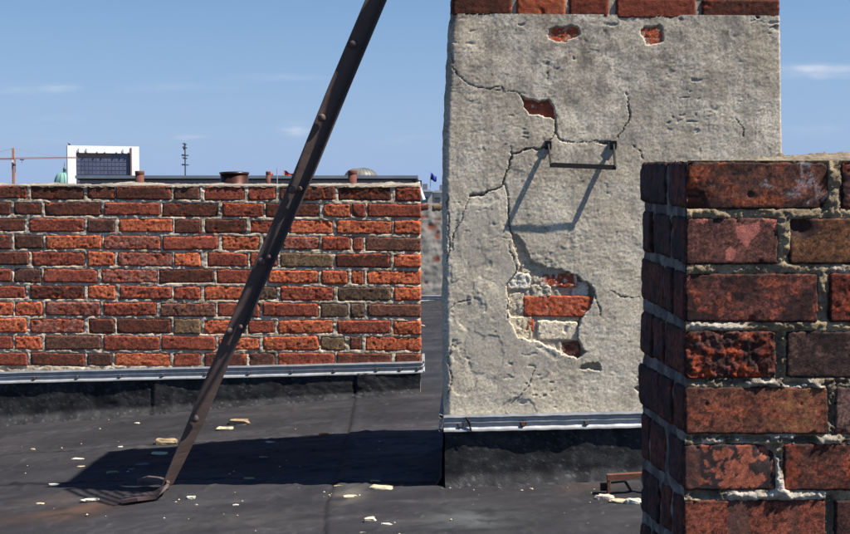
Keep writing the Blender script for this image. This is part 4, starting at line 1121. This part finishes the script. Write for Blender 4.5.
# ------------------------------------------------------------------ rubble on the roof
def chip(px, py, w, hpx, colr, label, tilt=0, seed=0, name='mortar_chip', cat='rubble', thick=.5, group='mortar and brick rubble on the roof'):
    c = gp(px, py + hpx * .3); sc = c[1] / FPX
    W = w * sc; T = max(.006, hpx * sc * thick); Dp = max(W * .45, T)
    n1, n2 = 11, 6; vs = []; fs = []
    for i in range(n2 + 1):
        th_ = math.pi * i / n2
        for k in range(n1):
            a = 2 * math.pi * k / n1
            d = np.array([math.sin(th_) * math.cos(a), math.sin(th_) * math.sin(a), math.cos(th_)])
            d = np.sign(d) * np.abs(d) ** .62
            r = 1 + .22 * float(pn(d[0] * 1.3 + seed, d[1] * 1.3 + d[2] * 2, seed % 17)) + .12 * float(pn(d[0] * 4 + seed, d[1] * 4 + d[2] * 4, seed % 13))
            vs.append(d * (r + .25 * float(pn(d[0] * 2.2 + seed * 3, d[1] * 2.2 - d[2], seed % 11))) * np.array([W / 2, Dp / 2, T / 2]))
    for i in range(n2):
        for k in range(n1):
            j = (k + 1) % n1; fs.append([i*n1+k, (i+1)*n1+k, (i+1)*n1+j, i*n1+j])
    vs = np.array(vs); a = math.radians(tilt); x, y = vs[:, 0].copy(), vs[:, 1].copy()
    vs[:, 0] = x * math.cos(a) - y * math.sin(a); vs[:, 1] = x * math.sin(a) + y * math.cos(a)
    vs = vs + np.array([c[0], c[1], c[2] + T * .38])
    cc_ = lerp3(colr, colr * .7, sstep(-.3, .6, fbm(vs[:, 0] * 60 + seed, vs[:, 1] * 60 + vs[:, 2] * 60, 7, 3)))
    o = mesh_obj(name, vs, fs, M_CHIP, None, cc_, smooth=False, loc=(c[0], c[1], c[2]))
    return tagx(o, label, cat, group)
CRM = L(206, 190, 160); TAN = L(168, 146, 116); WH = L(222, 214, 196); ORC = L(206, 96, 60)
CH = [
 (166,441.5,24,8,TAN,'tan wedge of broken mortar beside the strut, largest chunk left of it'), (160,453,18,5,CRM,'cream mortar flake lying just below the tan wedge left of the strut'),
 (225,428,18,5,CRM,'flat cream mortar flake right of the strut, left of a longer slanted piece'), (240,422,22,8,TAN,'long slanted tan mortar piece on the roof just right of the strut'),
 (78,459,13,5,WH,'pale oval mortar flake above the left tip of the dark shadow'), (81,466.5,8,3.5,CRM,'small cream crumb at the upper left edge of the dark shadow'),
 (54,484.5,11,4,WH,'white flake at the left tip of the dark shadow'), (90,499.5,18,5,WH,'long white flake beside the rust stain below the shadow tip'),
 (40,503.5,10,3.5,CRM,'small flat cream flake left of the rust stain near the left edge'), (191,497,9,5,WH,'round white pebble of mortar right of the strut foot'),
 (236,505,7,4.5,WH,'small white pebble on the lit roof below the long shadow'), (121,447,6,4,WH,'tiny white crumb left of the tan wedge'),
 (270,442,10,4,CRM,'cream flake on the upper edge of the long shadow, mid picture'), (324,434,10,4.5,ORC,'small orange brick splinter on the roof beneath the parapet'),
 (381,488,25,7,CRM,'long cream mortar stick at the lower edge of the shadow near the rendered chimney'), (350,496,14,5,CRM,'cream flake in the dusty patch at the lower shadow edge'),
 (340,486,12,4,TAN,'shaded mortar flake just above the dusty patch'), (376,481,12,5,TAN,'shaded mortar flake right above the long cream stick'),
 (370,520,13,8,L(230,206,180),'chunky pinkish white mortar lump near the bottom edge'), (386,524,11,4.5,WH,'flat white flake just right of the chunky lump at the bottom'),
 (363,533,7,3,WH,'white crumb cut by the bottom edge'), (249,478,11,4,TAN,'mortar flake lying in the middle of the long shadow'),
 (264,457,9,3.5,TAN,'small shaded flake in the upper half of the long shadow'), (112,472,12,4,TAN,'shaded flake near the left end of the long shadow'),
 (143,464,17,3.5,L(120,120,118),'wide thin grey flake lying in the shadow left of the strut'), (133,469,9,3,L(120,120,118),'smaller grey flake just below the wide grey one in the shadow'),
 (605,497,18,8,L(240,214,192),'pinkish white mortar chunk before the rusty bracket, leftmost of three'), (621,500.5,22,6,CRM,'flat cream mortar slab before the rusty bracket, middle of three'),
 (634,501,17,8,WH,'white mortar chunk beside the near chimney edge, rightmost of three'), (422,325.5,6,3,CRM,'cream flake on the far roof in the gap beside the parapet end'),
 (33,449,5,3,CRM,'tiny cream crumb on the roof near the left edge below the parapet'),(137,423,5,3,WH,'tiny white crumb close under the parapet upstand'),
]
for i, (x, y, w, hh, c, lab) in enumerate(CH):
    chip(x, y, w, hh, c, lab, tilt=random.uniform(-18, 18), seed=i * 7 + 3, name='brick_chip' if 'brick splinter' in lab else 'mortar_chip', thick=.75 if hh > 6 else .6)
# crumbs nobody would count
vs = []; fs = []; cs = []
for i in range(190):
    if i < 45: px, py = random.gauss(350, 12), random.gauss(495, 3)
    elif i < 65: px, py = random.gauss(540, 70), 487.5 + abs(random.gauss(0, 7))
    else: px, py = random.uniform(-10, 640), random.uniform(420, 545)
    py = max(py, 403)
    if px > 442 and py < 487: py = 487 + random.random() * 2
    q = gp(px, py); r = random.choice([.0015, .002, .003, .004]) * random.uniform(.7, 1.3); b0 = len(vs)
    col_ = CRM * random.uniform(.6, 1.05)
    for d in ((1,0,0),(0,1,0),(-1,0,0),(0,-1,0),(0,0,.7),(0,0,-.6)):
        vs.append((q[0] + d[0]*r*random.uniform(.7,1.4), q[1] + d[1]*r*random.uniform(.7,1.4), q[2] + r*.4 + d[2]*r)); cs.append(col_)
    for k in range(4):
        j = (k + 1) % 4; fs.append([b0+k, b0+j, b0+4]); fs.append([b0+j, b0+k, b0+5])
tagx(mesh_obj('mortar_crumbs', np.array(vs), fs, M_CHIP, None, np.array(cs), smooth=False), 'scattered pale mortar crumbs over the dark felt roof', 'rubble', kind='stuff')

# ------------------------------------------------------------------ far end wall seen in the gap
end = thing('parapet_wall', 'patchy rendered brick parapet seen in the gap between the brick wall and the rendered chimney', 'wall')
YE = 11.6
FE = Frame((0, YE, 0), (1, 0, 0))
e0, e1 = -1.6, 2.6
eu = axis([(e0, -.3, .08), (-.3, .35, .01), (.35, e1, .08)]); ztE = FE.pix(430, 203)[1]; ev = axis([(-1.0, ztE, .012)]); ev = np.append(ev, ztE)
EU, EV = np.meshgrid(eu, ev, indexing='ij')
eh = .004 * fbm(EU * 14, EV * 14, 141, 4)
pm = np.zeros(EU.shape)
for (x, y, a_, b_) in [(424, 217, 4, 2), (432, 227, 6, 4), (438, 219.5, 3, 1.5), (437, 236, 3, 4), (436.5, 259, 4, 3.5), (426, 283, 2, 1.5)]:
    c = FE.pix(x, y); pm = np.maximum(pm, np.exp(-(((EU - c[0]) / (a_ * .0089)) ** 2 + ((EV - c[1]) / (b_ * .0089)) ** 2) ** 2))
eh = eh - .003 * pm
ec = lerp3(L(186, 178, 164), L(150, 144, 134), sstep(-.5, .5, fbm(EU * 7, EV * 7, 142, 4)))
ec = lerp3(ec, L(168, 92, 66), pm * .9)
mesh_obj('render_coat', FE.p(EU, EV, eh).reshape(-1, 3), grid_faces(len(eu), len(ev)), M_PLASTER, end, ec.reshape(-1, 3))
mb = MB(); mb.box(e0, e1, YE + .03, YE + .28, -1.1, ztE - .003); mb.build('masonry_core', M_CORE, end)
x = 416.5; 
while x < 520:
    sd += 13
    q = [FE.pix(x + .6, 211), FE.pix(x + 13.5, 211), FE.pix(x + 13.5, 203.6), FE.pix(x + .6, 203.6)]
    q = [q_ + (0, 0) for q_ in q]
    brick(end, FE, q, .1, .02, far_col('Y' if 420 < x < 440 else 'D'), sd, h0=.004); x += 14.5
a = FE.pix(300, 296.5); b = FE.pix(520, 294)
a[0] = e0; b[0] = e1
flashing(end, FE, a, b, .055, [], .006)
upstand(end, FE, a, b, .045, 43, flare=.03)

# ------------------------------------------------------------------ neighbouring roof
def wx(px, Y): return at(px, 200, Y)[0]
def wz(py, Y): return at(425, py, Y)[2]
YB = 25.0
nb_ = thing('neighbour_house', 'neighbouring flat roofed house whose long dark metal eave shows above the brick parapet', 'house')
M_EAVE = mat_plain('painted_zinc_eave', (.20, .23, .27), .6, 0, .15, 2)
M_DARK = mat_plain('dark_fascia', (.02, .02, .025), .8)
M_LAV = mat_plain('grey_cladding', (.22, .21, .24), .8, 0, .1, 1)
xl, xr = wx(80, YB), wx(417, YB)
mb = MB(); mb.box(xl, xr, YB, YB + 9, -22, wz(180.2, YB)); mb.build('wall', M_LAV, nb_)
mb = MB(); mb.box(xl - .06, xr + .02, YB - .10, YB + 9.1, wz(178.6, YB), wz(175.6, YB)); mb.build('eave', M_EAVE, nb_)
mb = MB(); mb.box(xl - .03, xr - .02, YB - .05, YB + 9, wz(180.2, YB) + .002, wz(178.6, YB) - .002); mb.build('fascia', M_DARK, nb_)
mb = MB(); mb.box(xr - .08, xr + .09, YB - .06, YB + .1, wz(188.5, YB), wz(180.4, YB)); mb.build('gutter_end', M_DARK, nb_)
mb = MB(); mb.tube((wx(419, YB), YB - .1, wz(187.5, YB)), (wx(423.2, YB), YB - .1, wz(200, YB)), .04, .05, 10); mb.tube((wx(419, YB), YB - .1, wz(187.5, YB)), (wx(418, YB), YB - .1, wz(182, YB)), .04, .04, 10); mb.build('downpipe', mat_plain('white_paint', (.75, .75, .75), .5), nb_)
M_POT = mat_plain('terracotta', tuple(L(104, 58, 48)), .85, 0, .15, 14)
def pot(px, yt, yb, w, label):
    t_ = thing('chimney_pot', label, 'chimney pot', 'terracotta pots on the neighbouring roof')
    Y = YB - .35; r = w / 2 * Y / FPX; cx = wx(px, Y); zb_, ztp = wz(yb, Y), wz(yt, Y); hh = ztp - zb_
    mb = MB(); mb.lathe((cx, Y, zb_), [(r * .92, 0), (r * .95, hh * .80)], 20); mb.build('pot_body', M_POT, t_, True)
    mb = MB(); mb.lathe((cx, Y, zb_), [(r * .97, hh * .80), (r * 1.02, hh * .82), (r * 1.03, hh * .97), (r * .95, hh), (r * .8, hh), (r * .78, hh * .7)], 20); mb.build('rim', M_POT, t_, True)
pot(140, 171, 190, 9, 'terracotta chimney pot beside the white framed tower block')
pot(352.5, 170.5, 190, 9, 'terracotta chimney pot in front of the grey dome')
pot(268.5, 171.5, 188, 5, 'slim red chimney pot partly behind the parapet, left of the strut')
Y = 12.5; cv = thing('vent_cowl', 'round copper brown roof vent drum just above the brick parapet', 'vent')
M_COP = mat_plain('aged_copper', (.10, .045, .035), .32, .7, .3, 6)
r = 14.3 * Y / FPX; cx = wx(234.5, Y)
mb = MB(); mb.lathe((cx, Y, -.98), [(r * .97, 0), (r * .97, wz(174.5, Y) + .98)], 48); mb.build('drum', M_COP, cv, True)
mb = MB(); mb.lathe((cx, Y, wz(174.5, Y)), [(r, 0), (r * 1.04, .004), (r * 1.04, .018), (r, .022), (r * .5, .028), (.001, .03)], 48); mb.build('lid', M_COP, cv, True)
# antenna
an = thing('roof_antenna', 'thin roof antenna mast with small cross elements against the sky', 'antenna')
Y = 27; xa = wx(185.5, Y); M_ANT = mat_plain('antenna_metal', (.07, .07, .09), .5, .5)
mb = MB(); mb.tube((xa, Y, wz(182, Y)), (xa, Y, wz(144.5, Y)), .014, .012, 8); mb.build('mast', M_ANT, an)
for (py, w) in [(144.5, 2.2), (148, 4), (155.5, 7), (158.5, 4), (165, 7)]:
    mb = MB(); z = wz(py, Y); hw = w / 2 * Y / FPX
    mb.tube((xa - hw, Y, z), (xa + hw, Y, z), .011, None, 6)
    mb.tube((xa - hw * .3, Y - .2, z + .01), (xa - hw * .3, Y + .2, z + .01), .011, None, 6)
    if py < 150: mb.box(xa - hw * .7, xa + hw * .1, Y - .03, Y + .03, z - .04, z + .03)
    mb.build('crossbar', M_ANT, an)
lr = thing('lightning_rod', 'thin pale lightning rod standing behind the parapet left of the strut', 'rod')
Y = 6.5; mb = MB(); mb.tube((wx(277.3, Y), Y, -1.0), (wx(277.3, Y), Y, wz(168, Y)), .003, .0022, 8); mb.build('rod', mat_plain('pale_zinc', (.45, .47, .5), .5, .3), lr)
mb = MB(); mb.box(wx(277.3, Y) - .012, wx(277.3, Y) + .012, 6.28, 6.51, wz(230, Y), wz(227, Y)); mb.build('clamp', M_ANT, lr)
# flags
def flag(px, pole_top, cols, w, hpx, label, wave=1, Y=320.):
    t_ = thing('flag', label, 'flag')
    s = Y / FPX; x0 = wx(px, Y); zt_ = wz(pole_top, Y)
    mb = MB(); mb.tube((x0, Y, -22), (x0, Y, zt_ + .3), .12, .07, 8); mb.build('flagpole', mat_plain('flagpole_grey', (.5, .5, .52), .5), t_)
    n = 12
    for j, c in enumerate(cols):
        vs = []; 
        for i in range(n + 1):
            for k in range(2):
                f = i / n; zz_ = zt_ - hpx * s * ((j + k) / len(cols)) * (1 - .3 * f) - .55 * f * hpx * s
                vs.append((x0 + w * s * f, Y + .5 * math.sin(f * 9) * wave, zz_ + .15 * math.sin(f * 7)))
        o = mesh_obj('stripe', np.array(vs), grid_faces(n + 1, 2), mat_plain('flag_cloth', c, .8), t_)
        md = o.modifiers.new('t', 'SOLIDIFY'); md.thickness = .03
flag(268, 171, [(.5, .05, .03)], 5, 4.5, 'small plain red flag on the skyline left of the strut')
flag(284, 170.5, [(.03, .02, .02), (.55, .04, .02), (.8, .4, .03)], 9, 6, 'black, red and gold flag just left of the strut')
flag(430.5, 172.5, [(.02, .05, .3)], 6, 7.5, 'blue flag in the gap beside the rendered chimney', Y=300.)

# ------------------------------------------------------------------ skyline
M_WHT = mat_plain('white_facade', (.80, .80, .80), .6, 0, .03, .2)
M_GLS = mat_plain('blue_glazing', (.075, .085, .14), .25, 0, .2, .15)
M_PAN = mat_plain('pale_glass', (.085, .095, .15), .25)
Y = 620.; it = thing('framed_office_tower', 'white framed office tower with dark blue glass front rising above the parapet', 'office tower')
RT = math.radians(24); XC = wx(104, Y)
X = lambda p: (wx(p, Y) - XC) / math.cos(RT)
Z = lambda p: wz(p, Y)
mb = MB(); mb.box(X(72), X(79.6), 0, 3, -22, Z(153.2)); mb.build('frame_leg', M_WHT, it)
mb = MB(); mb.box(X(129.7), X(136.5), 0, 3, -22, Z(153.2)); mb.build('frame_leg', M_WHT, it)
mb = MB(); mb.box(X(72), X(136.5), 0, 3, Z(153.2) + .01, Z(146)); mb.build('frame_top', M_WHT, it)
mb = MB(); mb.box(X(79.6), X(129.7), 1.2, 2.9, -22, Z(153.3)); mb.build('glass_front', M_GLS, it)
mb = MB(); mb.box(X(80), X(112), 1.0, 1.2, Z(157.6), Z(153.8)); mb.build('brown_band', mat_plain('brown_band_glass', (.17, .11, .10), .5), it)
mb = MB(); mb.box(X(128.2), X(129.6), -.3, 1.2, -22, Z(147.5)); mb.build('frame_recess', mat_plain('rust_edge', (.14, .09, .08), .7), it)
M_LINE = mat_plain('mullion_grey', (.16, .17, .22), .5)
pane0 = None
for r_ in range(6):
    for c_ in range(14):
        x0 = 80.6 + c_ * 3.45; y0 = 158.4 + r_ * 4.2
        lit = (c_ * 7 + r_ * 5 + (c_ * r_) % 4) % 5 == 0
        mb = MB(); mb.box(X(x0), X(x0 + 2.9), 1.05, 1.2, Z(y0 + 3.4), Z(y0)); mb.build('window', M_PAN if lit else M_GLS, it)
for px in (81.5, 88.5, 98, 105, 115.5, 121.5, 126.6):
    mb = MB(); mb.box(X(px) - .12, X(px) + .12, -.6, -.3, Z(153.2), Z(149 if px in (81.5, 88.5, 121.5) else 151.8)); mb.box(X(px) - .35, X(px) + .35, -.6, -.02, Z(153.2), Z(152.6)); mb.build('roof_sign_post', M_DARK, it)
mb = MB(); mb.box(X(73.5), X(74.6), 1, 2, Z(146), Z(144.4)); mb.tube((X(75.2), 1.5, Z(145)), (X(72.6), 1.5, Z(143.6)), .25, .1, 6); mb.build('roof_plant', M_DARK, it)
it.location = (XC, Y, 0); it.rotation_euler = (0, 0, RT)
# green dome
Y = 900.
dm = thing('green_dome_church', 'church dome of pale green copper with a lantern, left of the white tower block', 'church')
s = Y / FPX; cx = wx(63, Y)
M_GRN = mat_plain('copper_patina', (.22, .40, .36), .8, 0, .15, .2)
mb = MB(); mb.lathe((cx, Y, -22), [(8.5 * s, 0), (8.5 * s, wz(186, Y) + 22)], 24); mb.build('drum', mat_plain('grey_sandstone', (.3, .3, .28), .9), dm, True)
z0 = wz(186, Y); hd = wz(172.5, Y) - z0
mb = MB(); mb.lathe((cx, Y, z0), [(8.3 * s * math.cos(t_ * math.pi / 2) ** .8 + .8 * s * t_, hd * math.sin(t_ * math.pi / 2)) for t_ in np.linspace(0, 1, 10)], 24); mb.build('dome', M_GRN, dm, True)
for k in range(12):
    a = 2 * math.pi * k / 12; mb = MB()
    P_ = [(cx + (8.4 * s * math.cos(t_ * math.pi / 2) ** .8 + .8 * s * t_) * math.cos(a), Y + (8.4 * s * math.cos(t_ * math.pi / 2) ** .8 + .8 * s * t_) * math.sin(a), z0 + hd * math.sin(t_ * math.pi / 2)) for t_ in np.linspace(0, 1, 7)]
    for p0, p1 in zip(P_[:-1], P_[1:]): mb.tube(p0, p1, .3, None, 5)
    mb.build('rib', mat_plain('patina_rib', (.13, .27, .26), .8), dm) if k == 0 else mb.build('rib', bpy.data.materials['patina_rib'], dm)
mb = MB(); mb.lathe((cx + 2 * s, Y, z0 + hd * .96), [(1.7 * s, 0), (1.6 * s, 3 * s), (2 * s, 3.2 * s), (1.2 * s, 5 * s), (.5 * s, 7 * s)], 12); mb.build('lantern', mat_plain('lantern_copper', (.10, .17, .18), .8), dm, True)
mb = MB(); mb.tube((cx + 2 * s, Y, z0 + hd + 6 * s), (cx + 2 * s, Y, z0 + hd + 11 * s), .5 * s, .1 * s, 8); mb.lathe((cx + 2 * s, Y, z0 + hd + 7 * s), [(.2, 0), (.7 * s, .5 * s), (.2, 1.0 * s)], 10); mb.build('finial', mat_plain('finial_bronze', (.22, .12, .10), .6), dm)
# tower crane
Y = 450.; s = Y / FPX
cr_ = thing('tower_crane', 'orange lattice tower crane with a long jib at the far left of the skyline', 'crane')
M_CRN = mat_plain('crane_orange', (.42, .20, .14), .7)
cx = wx(14.2, Y)
def lattice(mb, A, B, w, n, r):
    A = np.array(A, float); B = np.array(B, float); d = (B - A); dn = d / np.linalg.norm(d)
    S = np.cross(dn, (0, 1, 0)); S /= np.linalg.norm(S); T = np.array((0, 1.0, 0))
    cs_ = [(1, 1), (1, -1), (-1, -1), (-1, 1)]
    for a, b in cs_: mb.tube(A + S * a * w / 2 + T * b * w / 2, B + S * a * w / 2 + T * b * w / 2, r, None, 4)
    for i in range(n):
        p = A + d * i / n; q = A + d * (i + 1) / n
        for k in range(4):
            a = cs_[k]; b = cs_[(k + 1) % 4]
            mb.tube(p + S * a[0] * w / 2 + T * a[1] * w / 2, q + S * b[0] * w / 2 + T * b[1] * w / 2, r * .7, None, 4)
mb = MB(); lattice(mb, (cx, Y, -22), (cx, Y, wz(158, Y)), 2.4 * s, 60, .13); mb.build('mast', M_CRN, cr_)
mb = MB(); lattice(mb, (cx, Y, wz(158, Y)), (cx, Y, wz(148, Y)), 1.8 * s, 6, .12); mb.build('tower_head', M_CRN, cr_)
mb = MB(); lattice(mb, (cx, Y, wz(158.4, Y)), (wx(78, Y), Y, wz(157.6, Y)), 1.2 * s, 40, .07); mb.build('jib', M_CRN, cr_)
mb = MB(); lattice(mb, (wx(-20, Y), Y, wz(159, Y)), (cx, Y, wz(158.8, Y)), 1.3 * s, 24, .11); mb.build('counter_jib', M_CRN, cr_)
mb = MB(); mb.box(cx - 1.3 * s, cx + .3 * s, Y - 1, Y + 1, wz(162.5, Y), wz(160, Y)); mb.build('cab', M_WHT, cr_)
mb = MB(); mb.box(cx - .4 * s, cx + 1.5 * s, Y - .8, Y + .8, wz(166, Y), wz(164, Y)); mb.build('slew_ring', M_DARK, cr_)
mb = MB(); mb.box(cx + 7 * s, cx + 10 * s, Y - .8, Y + .8, wz(160.2, Y), wz(159.4, Y)); mb.tube((cx + 8.3 * s, Y, wz(160, Y)), (cx + 8.3 * s, Y, wz(163, Y)), .06, None, 5); mb.build('trolley', M_DARK, cr_)
mb = MB(); mb.tube((cx, Y, wz(148.4, Y)), (wx(60, Y), Y, wz(157.2, Y)), .03, None, 4); mb.tube((cx, Y, wz(148.4, Y)), (wx(-18, Y), Y, wz(156.5, Y)), .05, None, 4); mb.build('tie_rod', M_CRN, cr_)
# grey glass dome
Y = 800.; s = Y / FPX
gd = thing('glass_dome_building', 'building with a shallow grey glass dome just over the neighbouring eave', 'building')
cx = wx(361, Y); z0 = wz(178, Y); hd = wz(168.3, Y) - z0
mb = MB(); mb.lathe((cx, Y, z0), [(16.5 * s * math.cos(t_ * math.pi / 2) ** .75, hd * math.sin(t_ * math.pi / 2)) for t_ in np.linspace(0, .97, 9)], 32); mb.build('dome', mat_plain('grey_dome_glass', (.15, .15, .14), .5), gd, True)
mat_dr = mat_plain('dome_rib_metal', (.11, .11, .10), .7)
for k in range(24):
    a = 2 * math.pi * k / 24; mb = MB()
    P_ = [(cx + 16.6 * s * math.cos(t_ * math.pi / 2) ** .75 * math.cos(a), Y + 16.6 * s * math.cos(t_ * math.pi / 2) ** .75 * math.sin(a), z0 + hd * 1.01 * math.sin(t_ * math.pi / 2)) for t_ in np.linspace(0, .95, 6)]
    for p0, p1 in zip(P_[:-1], P_[1:]): mb.tube(p0, p1, .14, None, 4)
    mb.build('rib', mat_dr, gd)
mb = MB(); mb.box(cx - 45 * s, cx + 30 * s, Y - 14, Y + 14, -22, z0 + .5); mb.build('block', mat_plain('stone_block', (.4, .38, .34), .9), gd)
# terrace in the gap and others along the skyline
M_STN = mat_plain('pale_stucco', (.46, .44, .42), .85, 0, .08, .1); M_WIN = mat_plain('dark_window', (.06, .075, .10), .3)
M_ROOFT = mat_plain('slate_roof', (.10, .115, .14), .85, 0, .2, .2)
def terrace(px0, px1, yt, Y, label, floors=5, bay=3.2, roofpx=2.0, off=0):
    t_ = thing('apartment_building', label, 'building', 'apartment blocks on the skyline')
    x0, x1 = wx(px0, Y), wx(px1, Y); s = Y / FPX; ze = wz(yt + roofpx, Y)
    mb = MB(); mb.box(x0, x1, Y, Y + 14, -22, ze); mb.build('facade', M_STN, t_)
    mb = MB(); mb.hexa([(x0 - .3, Y - .4, ze + .01), (x1 + .3, Y - .4, ze + .01), (x1 + .3, Y + 14.4, ze + .01), (x0 - .3, Y + 14.4, ze + .01),
                        (x0 + .6, Y + 2.2, ze + roofpx * s), (x1 - .6, Y + 2.2, ze + roofpx * s), (x1 - .6, Y + 12, ze + roofpx * s), (x0 + .6, Y + 12, ze + roofpx * s)]); mb.build('roof', M_ROOFT, t_)
    n = int((x1 - x0) / bay); bw = (x1 - x0) / n; me = None
    mb = MB(); mb.box(-.55, .55, -.12, .02, -.95, .95)
    proto = mb.build('window', M_WIN, t_); first = True
    for f in range(floors):
        for i in range(n):
            o = proto if first else proto.copy()
            if not first: COL.objects.link(o); o.parent = t_
            first = False
            o.location = (x0 + bw * (i + .5), Y, ze - 2.0 - f * 3.3)
    for k in range(max(1, n // 7)):
        xc = x0 + (k + .5) * (x1 - x0) / max(1, n // 7)
        mb = MB(); mb.box(xc - .5, xc + .5, Y + 5, Y + 6, ze + roofpx * s * .9, ze + roofpx * s + 1.2); mb.build('chimney', M_LAV, t_)
terrace(418, 432, 189.6, 260., 'pale apartment block with rows of windows in the gap left of the rendered chimney', 4, 1.4, 2.2)
terrace(432.4, 452, 190.4, 275., 'pale apartment block immediately beside the rendered chimney edge in the gap', 4, 1.5, 2.4)
terrace(452.5, 500, 191, 250., 'pale apartment block hidden behind the rendered chimney', 3, 3, 2)
terrace(-60, 60, 190, 300., 'pale apartment block behind the left end of the parapet', 3, 3.2, 2)
terrace(150, 330, 191, 340., 'long pale apartment block behind the neighbouring house', 3, 4.5, 2)
terrace(780, 1000, 189, 320., 'pale apartment block behind the near brick chimney', 3, 4, 2)
print('objects', len(bpy.data.objects))
